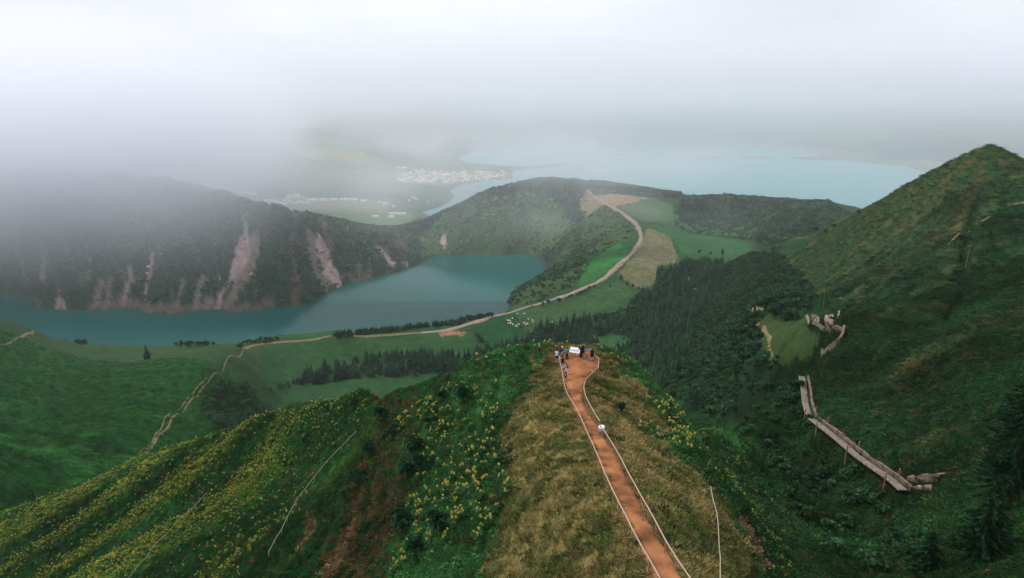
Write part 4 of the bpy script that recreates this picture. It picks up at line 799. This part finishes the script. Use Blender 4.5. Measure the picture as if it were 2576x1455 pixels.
# ------------------------------------------------------------------ cars, cattle, houses
M['car_red'] = plain('orange_red_paint', (.75, .16, .05), .35, 2, .05, .5); M['car_dark'] = plain('dark_paint', (.03, .03, .04), .35, 2, .05, .5); M['glass'] = plain('car_glass', (.03, .04, .05), .1, 2, .05, .6); M['tyre'] = plain('tyre_rubber', (.015, .015, .015), .9)
def car(u, v, mat, label, L=4.3):
    p = hit(u, v, .8, 600); k = int(np.argmin(np.hypot(rd[:, 0] - p[0], rd[:, 1] - p[1]))); t = rd[min(k + 1, len(rd) - 1)] - rd[max(k - 1, 0)]
    e = empty('car', (p[0], p[1], float(height(p[0], p[1])) + .76), math.atan2(t[1], t[0])); tag(e, label, 'car')
    def body(bm):
        vs_ = addbox(bm, (0, 0, .62), (L, 1.75, .62))
        for q in vs_: q.co.y *= .93 if q.co.z > .8 else 1
    bm_obj('body', body, mat, e, .12)
    def cab(bm):
        for q in addbox(bm, (-.2, 0, 1.17), (2.3, 1.5, .55)):
            if q.co.z > 1.2: q.co.x = q.co.x * .68 - .05; q.co.y *= .85
    cb = bm_obj('cabin', cab, M['glass'], e, .06); bm_obj('roof', lambda b: addbox(b, (-.2, 0, 1.455), (1.5, 1.24, .05)), mat, cb, .02)
    for x in (-1.3, 1.3):
        for y in (-.82, .82): w_ = link('wheel', WHEEL, e); w_.location = (x, y - .1, .32); w_.rotation_euler = (-math.pi / 2, 0, 0); w_.scale = (.32, .32, .2)
WHEEL = cyl('wheel', 1, 14, M['tyre'])
car(1332, 773, M['car_red'], 'orange red car on the rim road above the cattle'); car(1338, 771, M['car_dark'], 'dark car close behind the orange red car')
car(1413, 749, M['white'], 'white car on the rim road between the roadside trees')
M['cow'] = plain('white_hide', (.80, .78, .72), .8, .9, .08); M['cowb'] = plain('black_hide', (.02, .02, .02), .8)
def cow_mesh(mat):
    bm = bmesh.new()
    def ring(x, y, z, r, rz=None, n=8): return [bm.verts.new((x, y + r * math.cos(6.2832 * k / n), z + (rz or r) * math.sin(6.2832 * k / n))) for k in range(n)]
    def loft(rs):
        for a, b in zip(rs[:-1], rs[1:]):
            for k in range(len(a)): bm.faces.new((a[k], a[(k + 1) % len(a)], b[(k + 1) % len(a)], b[k]))
        bm.faces.new(rs[0][::-1]); bm.faces.new(rs[-1])
    loft([ring(-.95, 0, 1.12, .22, .25), ring(-.75, 0, 1.08, .36, .38), ring(-.2, 0, 1.0, .40, .44), ring(.4, 0, 1.02, .37, .42), ring(.7, 0, 1.12, .27, .34), ring(1.0, 0, 1.12, .17, .2), ring(1.15, 0, 1.05, .14, .17), ring(1.35, 0, .86, .12, .13), ring(1.5, 0, .74, .09, .1)])
    for x in (-.72, .5):
        for y in (-.22, .22):
            rs = [[bm.verts.new((x + dx + r * math.cos(a), y + r * math.sin(a), z)) for a in np.arange(6) * 1.0472] for z, r, dx in ((.95, .16, 0), (.55, .085, -.04 if x < 0 else 0), (.3, .06, -.06 if x < 0 else .01), (0, .065, 0))]
            loft(rs)
    loft([[bm.verts.new((-.98 - .03 * z_, r * math.cos(a), 1.2 - z_ + r * math.sin(a) * .4)) for a in np.arange(5) * 1.2566] for z_, r in ((0, .04), (.4, .025), (.75, .045))])
    for s_ in (-1, 1): loft([[bm.verts.new((1.08 + r * math.cos(a), s_ * (.13 + d), 1.2 + r * math.sin(a))) for a in np.arange(5) * 1.2566] for d, r in ((0, .05), (.16, .03))])
    bmesh.ops.recalc_face_normals(bm, faces=bm.faces[:]); me = bpy.data.meshes.new('cow'); bm.to_mesh(me); bm.free(); me.materials.append(mat); me.shade_smooth(); return me
COW, COWB = cow_mesh(M['cow']), cow_mesh(M['cowb'])
for zx, zy in [(460,782),(500,785),(525,800),(488,852),(545,848),(530,858),(588,880),(580,735),(660,908),(682,930),(725,876),(850,840),(948,755),(925,860),(890,882),(1048,785),(1056,826),(700,628),(856,630),(1505,826)]:
    p = hit(*to_v(zx, zy, 1950, 1150, 1 / 5.82), 0, 600); o = link('cow', COW); o.location = p; o.scale = (1.25,) * 3; o.rotation_euler.z = random.uniform(0, 6.28); tag(o, 'white cow grazing on the meadow below the rim road', 'cow', 'white cattle on the meadow')
for zx, zy in [(612,795),(925,806),(760,935),(785,932)]:
    p = hit(*to_v(zx, zy, 1950, 1150, 1 / 5.82), 0, 600); o = link('cow', COWB); o.location = p; o.scale = (1.25,) * 3; o.rotation_euler.z = random.uniform(0, 6.28); tag(o, 'black cow grazing among the white cattle', 'cow', 'black cattle on the meadow')
M['wallw'] = plain('white_render', (.82, .82, .80), .8, .2, .05); M['tile'] = plain('clay_tiles', (.40, .20, .14), .9, .5, .2); M['sheet'] = plain('pale_roof_sheet', (.62, .62, .60), .6, .1, .08); M['winm'] = plain('window_glass', (.05, .06, .08), .2)
def house_meshes(w_, d_, h_, rf, roofm, ov=.4):
    wv_ = [(x, y, z) for x in (-w_/2, w_/2) for y in (-d_/2, d_/2) for z in (-1.5, h_)] + [(-w_/2, 0, h_ + rf), (w_/2, 0, h_ + rf)]
    wf = [(0,1,3,2),(4,6,7,5),(0,4,5,1),(2,3,7,6),(0,2,6,4),(1,8,3),(5,7,9)]
    a, b = w_/2 + ov, d_/2 + ov; e_ = h_ - ov * rf / (d_/2)
    rv = [(s_ * a, y, z) for s_ in (-1, 1) for y, z in ((-b, e_), (0, h_ + rf + .05), (b, e_), (-b, e_ + .25), (0, h_ + rf + .32), (b, e_ + .25))]
    rf_ = [(0,1,7,6),(1,2,8,7),(3,9,10,4),(4,10,11,5),(0,3,4,1),(1,4,5,2),(6,7,10,9),(7,8,11,10),(0,6,9,3),(2,5,11,8)]
    return mesh('house_wall', wv_, wf, M['wallw']), mesh('house_roof', rv, rf_, roofm)
HK = [house_meshes(11, 8, 4.5, 2.2, M['tile']), house_meshes(9, 7, 5.5, 2.0, M['sheet']), house_meshes(14, 8, 4, 2.0, M['sheet']), house_meshes(10, 9, 6, 2.4, M['tile'])]
WINM = mesh('window', [(-.6, 0, -.7), (.6, 0, -.7), (.6, 0, .7), (-.6, 0, .7), (-.6, .12, -.7), (.6, .12, -.7), (.6, .12, .7), (-.6, .12, .7)], [(0,1,2,3),(0,4,5,1),(1,5,6,2),(2,6,7,3),(3,7,4,0)], M['winm'])
def house(u, v, k, label, group, sc=1.0, cat='house', win=True, rz=None):
    p = PZ(u, v, 8); p = hit(u, v, 0, 2000); e = empty('house', (p[0], p[1], float(height(p[0], p[1]))), random.uniform(-.6, .6) if rz is None else rz); e.scale = (sc,) * 3; tag(e, label, cat, group)
    w_, r_ = HK[k]; wo_ = link('wall', w_, e); link('roof', r_, e); d_ = {0: 4, 1: 3.5, 2: 4, 3: 4.5}[k]
    if win:
        for x in (-3, 0, 3): q = link('window', WINM, wo_); q.location = (x, -d_ - .06, 2.4)
VILP = [(990,445),(1010,436),(1060,433),(1100,436),(1150,432),(1230,434),(1280,444),(1265,449),(1190,455),(1140,462),(1080,462),(1005,458)]
vh = []; rg_ = random.Random(5)
while len(vh) < 170:
    u, v = rg_.uniform(985, 1285), rg_.uniform(430, 464)
    if inpoly(np.array([u]), np.array([v]), VILP)[0] and all(abs(u - a) > 3.4 or abs(v - b) > 1.0 for a, b in vh): vh.append((u, v))
for q, (u, v) in enumerate(vh): house(u, v, rg_.choice((0, 1, 1, 2, 2, 3)), 'small white house in the lakeside village', 'houses of the lakeside village', rg_.uniform(1.1, 1.6), win=q % 3 == 0)
for u, v in [(1000,423),(1012,425),(1018,424),(1045,430),(1062,428),(1262,432),(1268,436)]: house(u, v, 2, 'white house above the lakeside village', 'houses above the village', 1.3, win=False)
for u, v in [(1036,498),(1040,501),(1044,500),(1048,505),(1030,507),(1075,510)]: house(u, v, 1, 'white farmhouse between the village and the big sheds', 'farmhouses on the plain', 1.1)
for u, v in [(595,484),(605,486),(615,487),(630,489),(640,490)]: house(u, v, 2, 'pale house in the mist beyond the left crater wall', 'houses in the mist', 1.5, win=False)
for u, v in [(705,512),(716,506),(724,500),(735,498),(747,500),(756,497),(768,503),(730,508),(990,522),(966,516),(972,514),(955,512),(668,507),(676,509),(684,506),(690,511),(697,508),(712,516),(722,514),(741,513),(752,510),(762,512),(776,514),(688,515)]: house(u, v, rg_.choice((1, 2)), 'small white building beside the big farm sheds', 'buildings by the farm sheds', 1.25)
SHED = {}
def shed(u, v, L, Wd, label, group=None, rz=.1):
    p = hit(u, v, 0, 2000); e = empty('farm_shed', (p[0], p[1], float(height(p[0], p[1]))), rz); tag(e, label, 'shed', group); key = (L, Wd)
    if key not in SHED: SHED[key] = house_meshes(L, Wd, 6, 3.2, M['sheet'], .6)
    link('wall', SHED[key][0], e); link('roof', SHED[key][1], e)
for u, v in [(785,506),(812,505),(838,505),(864,505),(888,505)]: shed(u, v, 30, 33, 'wide pale roofed farm shed in the row on the plain', 'row of farm sheds', 1.65)
shed(915, 508, 26, 18, 'short pale farm shed at the end of the shed row', None, .2); shed(738, 494, 60, 14, 'long slanting pale shed at the misty end of the shed row', None, .9); shed(1000, 541, 62, 8, 'very long low greenhouse on the plain beside the lake', None, -.03); shed(945, 548, 22, 10, 'small pale shed on the bright field', None, .1); shed(985, 549, 20, 10, 'square pale shed below the long greenhouse', None, .1)
# ------------------------------------------------------------------ people
def capsule(bm, a, b, ra, rb, seg=10):
    a, b = Vector(a), Vector(b); d = b - a; L_ = max(d.length, 1e-4); q = d.to_track_quat('Z', 'Y'); prof = []
    for t in (-90, -60, -30, 0): prof.append((ra * math.cos(math.radians(t)), ra * math.sin(math.radians(t))))
    for t in (0, 30, 60, 90): prof.append((rb * math.cos(math.radians(t)), L_ + rb * math.sin(math.radians(t))))
    rows = []
    for r, z in prof:
        if r < 1e-5: rows.append([bm.verts.new(a + q @ Vector((0, 0, z)))])
        else: rows.append([bm.verts.new(a + q @ Vector((r * math.cos(6.2832 * k / seg), r * math.sin(6.2832 * k / seg), z))) for k in range(seg)])
    for u_, w_ in zip(rows[:-1], rows[1:]):
        for k in range(seg):
            k2 = (k + 1) % seg
            if len(u_) == 1: bm.faces.new((u_[0], w_[k2], w_[k]))
            elif len(w_) == 1: bm.faces.new((u_[k], u_[k2], w_[0]))
            else: bm.faces.new((u_[k], u_[k2], w_[k2], w_[k]))
def skin_mesh(name, caps, voxel, mat, parent, keep=.35):
    bm = bmesh.new()
    for c in caps: capsule(bm, *c)
    me = bpy.data.meshes.new(name); bm.to_mesh(me); bm.free(); o = bpy.data.objects.new('tmp', me); COL.objects.link(o)
    md = o.modifiers.new('r', 'REMESH'); md.mode = 'VOXEL'; md.voxel_size = voxel; md.use_smooth_shade = True
    sm = o.modifiers.new('s', 'SMOOTH'); sm.factor = .5; sm.iterations = 3
    dc = o.modifiers.new('d', 'DECIMATE'); dc.ratio = keep
    dg = bpy.context.evaluated_depsgraph_get(); r = bpy.data.meshes.new_from_object(o.evaluated_get(dg)); bpy.data.objects.remove(o); bpy.data.meshes.remove(me)
    r.name = name; r.materials.clear(); r.materials.append(mat); r.shade_smooth(); return link(name, r, parent)
_fab = {}
def fab(c):
    if c not in _fab: _fab[c] = plain('cloth', c, .9, 9, .15, .1)
    return _fab[c]
SKIN = plain('skin', (.52, .30, .21), .6, 10, .06)
def lerp3(a, b, t): return tuple(a[i] + (b[i] - a[i]) * t for i in range(3))
ARMS = {'down': ((.23, .0, 1.13), (.25, .06, .88)), 'rail': ((.24, .17, 1.16), (.16, .40, 1.08)), 'photo': ((.26, .20, 1.34), (.09, .30, 1.58)), 'chest': ((.24, .12, 1.15), (.07, .30, 1.22)), 'read': ((.22, .10, 1.13), (.12, .30, 1.06))}
def person(foot, rz, label, top, legs, arms=('down', 'down'), h=1.7, bottom='shorts', hair=(.03, .02, .015), lean=0.0, sleeve=.5, shoe=(.7, .7, .7), pack=None, cap=None, phone=False, long_hair=False, dress=False, stripe=None, tights=None):
    p = hit(*foot, .06) if len(foot) == 2 else foot; k = h / 1.72
    e = empty('person', (p[0], p[1], float(height(p[0], p[1])) + .05), rz); e.scale = (k, k, k); tag(e, label, 'person')
    def ln(q): return (q[0], q[1] + lean * max(0, q[2] - .9) * 1.0, q[2] - .12 * lean * max(0, q[2] - .9))
    hipx = .09; body = []; A_ = []
    thigh = []; shin = []; foots = []
    for s_ in (-1, 1):
        hp = (s_ * hipx, 0, .90); kn = (s_ * .105, .03 + .04 * s_ * .3, .49); an = (s_ * .12, -.02, .10); to = (s_ * .145, .13, .045)
        thigh.append((hp, kn, .088, .060)); shin += [(kn, lerp3(kn, an, .4), .058, .055), (lerp3(kn, an, .4), an, .055, .038)]; foots += [(an, (s_ * .125, .02, .05), .04, .042), ((s_ * .12, -.06, .04), to, .04, .032)]
    torso = [((-.07, 0, .93), (.07, 0, .93), .115, .115), ((0, 0, .95), ln((0, 0, 1.15)), .125, .115), (ln((-.06, 0, 1.15)), ln((.06, 0, 1.15)), .105, .105), (ln((-.10, -.005, 1.32)), ln((.10, -.005, 1.32)), .112, .112), (ln((-.15, -.01, 1.41)), ln((.15, -.01, 1.41)), .062, .062), (ln((0, 0, 1.15)), ln((0, 0, 1.34)), .12, .12)]
    nb = ln((0, .0, 1.42)); nt_ = ln((0, .025, 1.54)); hc = ln((0, .035, 1.60)); ht = ln((0, .02, 1.645))
    neck = [(nb, nt_, .055, .052), (hc, ht, .078, .092), (ln((0, .06, 1.56)), ln((0, .07, 1.585)), .055, .06), (ln((0, .118, 1.585)), ln((0, .108, 1.615)), .014, .009), (ln((-.092, .015, 1.59)), ln((-.092, .012, 1.62)), .016, .018), (ln((.092, .015, 1.59)), ln((.092, .012, 1.62)), .016, .018)]
    up = []; fore = []; hands = []
    for s_, nm in zip((-1, 1), arms):
        el, wr = ARMS[nm]; sh = ln((s_ * .185, -.005, 1.40)); el = ln((s_ * el[0], el[1], el[2])); wr = ln((s_ * wr[0], wr[1], wr[2])); up.append((sh, el, .052, .042)); fore.append((el, wr, .041, .029))
        d = (Vector(wr) - Vector(el)).normalized(); side = d.cross(Vector((0, 0, 1) if abs(d.z) < .9 else (0, 1, 0))).normalized(); nrm_ = side.cross(d).normalized(); w0 = Vector(wr); pm = w0 + d * .08
        hands.append((tuple(w0 + side * .012), tuple(pm + side * .016), .024, .022)); hands.append((tuple(w0 - side * .012), tuple(pm - side * .016), .024, .022))
        for j, (o_, l_) in enumerate(((-.032, .058), (-.011, .072), (.011, .068), (.031, .054))):
            b0 = pm + side * o_; m_ = b0 + d * l_ * .6 - nrm_ * .008; t_ = m_ + d * l_ * .45 - nrm_ * .022; hands += [(tuple(b0), tuple(m_), .0105, .0095), (tuple(m_), tuple(t_), .0095, .008)]
        tb = w0 + d * .03 - side * .03 * s_; hands += [(tuple(tb), tuple(tb - side * .03 * s_ + d * .03), .013, .011), (tuple(tb - side * .03 * s_ + d * .03), tuple(tb - side * .035 * s_ + d * .06), .011, .009)]
    skin_mesh('body', torso + thigh + shin + foots + neck + up + fore + hands, .0095, SKIN, e, .3)
    G = .014
    def grow(cs, g=G): return [(a, b, ra + g, rb + g) for a, b, ra, rb in cs]
    sl = [(a, lerp3(a, b, min(sleeve, 1)), ra, ra + (rb - ra) * min(sleeve, 1)) for a, b, ra, rb in up]
    if sleeve > 1: sl += [(a, lerp3(a, b, .92), ra, rb) for a, b, ra, rb in fore]
    shirt = skin_mesh('top', grow(torso + sl, .016), .016, fab(top), e, .4)
    if stripe: skin_mesh('stripe', grow([(ln((-.09, 0, 1.12)), ln((.09, 0, 1.12)), .118, .118), ln and (ln((-.09, 0, 1.17)), ln((.09, 0, 1.17)), .115, .115)], .02), .016, fab(stripe), shirt, .4)
    if dress: skin_mesh('skirt', grow([((-.09, 0, .95), (.09, 0, .95), .12, .12), ((-.1, 0, .72), (.1, 0, .72), .15, .15), ((-.1, 0, .82), (.1, 0, .82), .14, .14), ((-.08, 0, .9), (.08, 0, .75), .12, .14), ((.08, 0, .9), (-.08, 0, .75), .12, .14)], .01), .018, fab(legs), e, .4)
    else:
        cut = .72 if bottom == 'shorts' else 1.0; th_ = [(a, lerp3(a, b, cut), ra + .012, ra + (rb - ra) * cut + .016) for a, b, ra, rb in thigh]
        lg = [((-.07, 0, .92), (.07, 0, .92), .118, .118)] + th_
        if bottom == 'trousers': lg += [(a, b, ra + .016, rb + .02) for a, b, ra, rb in shin]
        skin_mesh('shorts' if bottom == 'shorts' else 'trousers', grow(lg, .012), .016, fab(legs), e, .4)
    skin_mesh('shoes', grow(foots, .010), .013, fab(shoe), e, .4)
    hr = [(ln((0, -.005, 1.64)), ln((0, .01, 1.672)), .098, .088), (ln((0, -.03, 1.57)), ln((0, -.025, 1.64)), .075, .09)]
    if long_hair: hr += [(ln((0, -.055, 1.60)), ln((0, -.10, 1.36)), .08, .05), (ln((-.07, -.02, 1.6)), ln((-.08, -.06, 1.42)), .04, .03), (ln((.07, -.02, 1.6)), ln((.08, -.06, 1.42)), .04, .03)]
    skin_mesh('hair', hr, .016, fab(hair), e, .4)
    for s_ in (-1, 1):
        ey = skin_mesh('eye', [(ln((s_ * .034, .106, 1.618)), ln((s_ * .034, .107, 1.620)), .010, .010)], .004, fab((.03, .02, .02)), e, .5)
    skin_mesh('mouth', [(ln((-.022, .112, 1.556)), ln((.022, .112, 1.556)), .006, .006)], .004, fab((.35, .10, .09)), e, .5)
    if cap: skin_mesh('cap', [(ln((0, .01, 1.68)), ln((0, .02, 1.70)), .102, .090), (ln((-.05, .12, 1.675)), ln((.05, .12, 1.675)), .03, .03), (ln((-.05, .08, 1.68)), ln((.05, .08, 1.68)), .03, .03)], .015, fab(cap), e, .4)
    if pack: bk = skin_mesh('backpack', [(ln((-.07, -.17, 1.10)), ln((-.06, -.17, 1.34)), .085, .075), (ln((.07, -.17, 1.10)), ln((.06, -.17, 1.34)), .085, .075), (ln((-.06, -.2, 1.15)), ln((.06, -.2, 1.15)), .07, .07)], .016, fab(pack), e, .4)
    return e
def zp(x, y): return Z1_(x, y)
NAVY, BLK = (.015, .02, .045), (.012, .012, .014)
LEFT = math.radians(75)
person(zp(555, 785), math.radians(-25), 'person in a white shirt and navy shorts outside the left platform fence', (.62, .62, .70), NAVY, ('chest', 'chest'), 1.76, hair=(.06, .04, .025), sleeve=.6, shoe=(.75, .72, .70))
person(zp(650, 690), math.radians(-60), 'person in a white cap and dark top leaning over the left platform fence', (.025, .028, .05), (.03, .03, .05), ('rail', 'rail'), 1.7, hair=(.05, .04, .03), lean=.35, cap=(.80, .80, .80), sleeve=1.2)
person(zp(850, 718), math.radians(-8), 'person in a teal jacket with a backpack left of the information board', (.01, .33, .31), BLK, ('read', 'read'), 1.72, 'trousers', lean=.12, sleeve=1.3, pack=(.02, .20, .24), shoe=(.12, .10, .09))
person(zp(1265, 692), math.radians(12), 'person in dark clothes holding up a phone right of the information board', BLK, BLK, ('photo', 'photo'), 1.78, 'trousers', sleeve=1.3, shoe=(.7, .68, .5))
person(zp(1322, 652), math.radians(-5), 'person in a blue top with long dark hair and bare legs at the back fence', (.015, .05, .14), (.012, .03, .09), ('photo', 'photo'), 1.76, sleeve=.9, shoe=(.75, .72, .68), long_hair=True)
person(zp(1513, 712), math.radians(-20), 'person in a lavender grey top and bright orange shorts at the right fence', (.24, .23, .30), (.85, .17, .02), ('rail', 'rail'), 1.72, hair=(.10, .06, .035), lean=.15, sleeve=.6, shoe=(.6, .55, .5))
person(zp(1580, 760), math.radians(-12), 'person in a black shirt and black shorts beside the orange shorts', BLK, BLK, ('rail', 'chest'), 1.74, hair=(.05, .03, .02), sleeve=.6, shoe=(.06, .05, .05))
person(zp(738, 1003), math.radians(35), 'person in a black shirt and grey shorts leaning on the left fence', BLK, (.30, .31, .33), ('rail', 'rail'), 1.72, lean=.25, sleeve=.5, shoe=(.04, .04, .04), hair=(.10, .06, .04))
person(zp(832, 1165), math.radians(70), 'person in a lavender shirt with a purple pack and white shorts', (.28, .28, .50), (.72, .73, .76), ('rail', 'rail'), 1.66, lean=.12, pack=(.13, .06, .24), sleeve=.5, shoe=(.5, .45, .5), long_hair=True)
person(zp(822, 1352), math.radians(60), 'smaller person in navy with an orange striped top at the left fence', (.05, .04, .11), (.025, .035, .085), ('rail', 'down'), 1.42, lean=.1, sleeve=.6, stripe=(.75, .20, .08), hair=(.14, .07, .04), shoe=(.13, .06, .16))

# ------------------------------------------------------------------ big dark conifers at the right edge
def big_conifer(name, h, R, per=13):
    g = Leafy(); lay = int(h * 2.3)
    for k in range(lay):
        t = k / (lay - 1); z = h * (.05 + .93 * t); r = R * (1 - t) ** .8 + .12; m = max(5, int(per * (1 - .5 * t))); a0 = RNG.uniform(0, 6.28)
        for q in range(m):
            a = a0 + q * 6.283 / m + RNG.normal(0, .2); rr = r * RNG.uniform(.65, 1.15); nn = max(5, int(rr * 7)); tt = np.linspace(.2, 1, nn)
            x = np.cos(a) * rr * tt; y = np.sin(a) * rr * tt; zz = z + RNG.uniform(-.1, .1) - .28 * rr * tt ** 1.6 + .12 * rr * tt ** 4
            dd = np.stack([np.full(nn, math.cos(a)) + RNG.normal(0, .5, nn), np.full(nn, math.sin(a)) + RNG.normal(0, .5, nn), RNG.normal(-.25, .2, nn)], -1)
            g.leaves(np.stack([x, y, zz], -1), dd, RNG.uniform(.45, .8, nn), .30, lv=(.45, 1.5))
    return g.mesh('big_conifer_crown', M['leaf'])
for u, v, D, h, R, lab in [(2548,1230,74,20,5.4,'large dark conifer at the foot of the right hillside'), (2470,1400,72,10,3.4,'half height dark conifer beside the large dark conifer'), (2330,1440,84,5.5,2.1,'small dark conifer below the lower end of the walkway')]:
    x, y, z = hit(u, v); t = empty('conifer_tree', (x, y, z - .2)); tag(t, lab, 'tree'); c_ = link('crown', big_conifer('c', h, R), t); c_['tint'] = (.012, .040, .016)
    link('trunk', tapered('big_trunk', [(0, 0, -.3), (.05, 0, h * .5), (0, 0, h * .95)], [.28, .16, .03], M['bark']), t)
# ------------------------------------------------------------------ air
def vol_mat(name, col, dens, g=.3):
    m = bpy.data.materials.new(name); m.use_nodes = True; n = m.node_tree; n.nodes.clear()
    o = n.nodes.new('ShaderNodeOutputMaterial'); v = n.nodes.new('ShaderNodeVolumePrincipled')
    v.inputs['Color'].default_value = (*col, 1); v.inputs['Density'].default_value = dens; v.inputs['Anisotropy'].default_value = g
    n.links.new(v.outputs[0], o.inputs['Volume']); return m, n, v
def box_mesh(name, a, b):
    v = [(x, y, z) for x in (a[0], b[0]) for y in (a[1], b[1]) for z in (a[2], b[2])]
    return mesh(name, v, [(0,1,3,2),(4,6,7,5),(0,4,5,1),(2,3,7,6),(0,2,6,4),(1,5,7,3)])
def fog(label, a, b, dens, ramps, nscale=(.0009, .0009, .002), ncut=(.3, .62), col=(.92, .94, 1.0)):
    """a bank of drifting fog; ramps: (linear combination of x, y, z, start, end) multiply the density"""
    me = box_mesh('fog_haze', a, b); m, n, v = vol_mat('fog_haze', col, dens, .25)
    g = nd(n, 'ShaderNodeNewGeometry'); mp = nd(n, 'ShaderNodeMapping'); mp.inputs['Scale'].default_value = nscale
    t = nd(n, 'ShaderNodeTexNoise'); t.inputs['Scale'].default_value = 1; t.inputs['Detail'].default_value = 3
    n.links.new(g.outputs['Position'], mp.inputs[0]); n.links.new(mp.outputs[0], t.inputs['Vector'])
    r = nd(n, 'ShaderNodeMapRange', interpolation_type='SMOOTHSTEP'); r.inputs[1].default_value, r.inputs[2].default_value = ncut; r.inputs[4].default_value = dens; n.links.new(t.outputs[0], r.inputs[0]); last = r.outputs[0]
    for w3, s0, s1 in ramps:
        d = nd(n, 'ShaderNodeVectorMath', operation='DOT_PRODUCT'); d.inputs[1].default_value = w3; n.links.new(g.outputs['Position'], d.inputs[0])
        r = nd(n, 'ShaderNodeMapRange', interpolation_type='SMOOTHSTEP'); r.inputs[1].default_value = s0; r.inputs[2].default_value = s1; n.links.new(d.outputs['Value'], r.inputs[0])
        x = nd(n, 'ShaderNodeMath', operation='MULTIPLY'); n.links.new(last, x.inputs[0]); n.links.new(r.outputs[0], x.inputs[1]); last = x.outputs[0]
    n.links.new(last, v.inputs['Density']); me.materials.append(m)
    tag(link('fog_haze', me), label, kind='stuff')
def veil(label, a, b, dens, col):
    me = box_mesh('fog_haze', a, b); m, n, v = vol_mat('added_haze', col, dens, .25); me.materials.append(m); tag(link('fog_haze', me), label, kind='stuff')  # second even haze box, added beyond the foreground so near ground stays clear
zmin = float(GZ.min()) - 1
hz = box_mesh('haze', (-9700, -60, zmin), (9700, 10950, 1165))
hm, hn, hv = vol_mat('haze', (.92, .95, 1.0), HAZE); hz.materials.append(hm)
tag(link('haze', hz), 'pale humid haze filling the whole caldera', kind='stuff')
fog('thick white fog drifting over the left crater wall', (-4500, 820, 105), (-100, 3600, 700), .0085,
    [((-1, -.25, 0), 20, 560), ((0, 0, 1), 110, 360), ((0, 1, 0), 900, 1480), ((0, -1, 0), -3200, -2300), ((0, 0, -1), -690, -360)])
fog('low cloud hiding the far side of the caldera', (-9500, 3300, -15), (9500, 10900, 1150), .0011,
    [((-.22, 1, .9), 5100, 7800), ((0, 0, -1), -1140, -380)], nscale=(.0004, .0004, .0012), ncut=(.2, .55))
fog('thin sunlit mist over the wooded crater rim', (-700, 1250, 120), (700, 2300, 420), .0018,
    [((0, 1, 0), 1260, 1550), ((0, -1, 0), -2290, -2000), ((1, 0, 0), -690, -200), ((-1, 0, 0), -690, -300), ((0, 0, -1), -415, -330), ((0, 0, 1), 130, 230)], nscale=(.003, .003, .006), ncut=(.42, .68))
veil('added layer of even haze hanging over the crater lake and the plain beyond', (-7000, 1280, -15), (7000, 10000, 506), 1.9e-4, (.91, .94, 1.0))
fog('drifting wisps of mist over the village plain', (-2200, 2150, 5), (900, 4800, 330), .0009,
    [((0, 1, 0), 2170, 2700), ((0, -1, 0), -4790, -4300), ((1, 0, 0), -2190, -1500), ((-1, 0, 0), -890, -300), ((0, 0, -1), -325, -180)], nscale=(.0016, .0011, .004), ncut=(.5, .7))
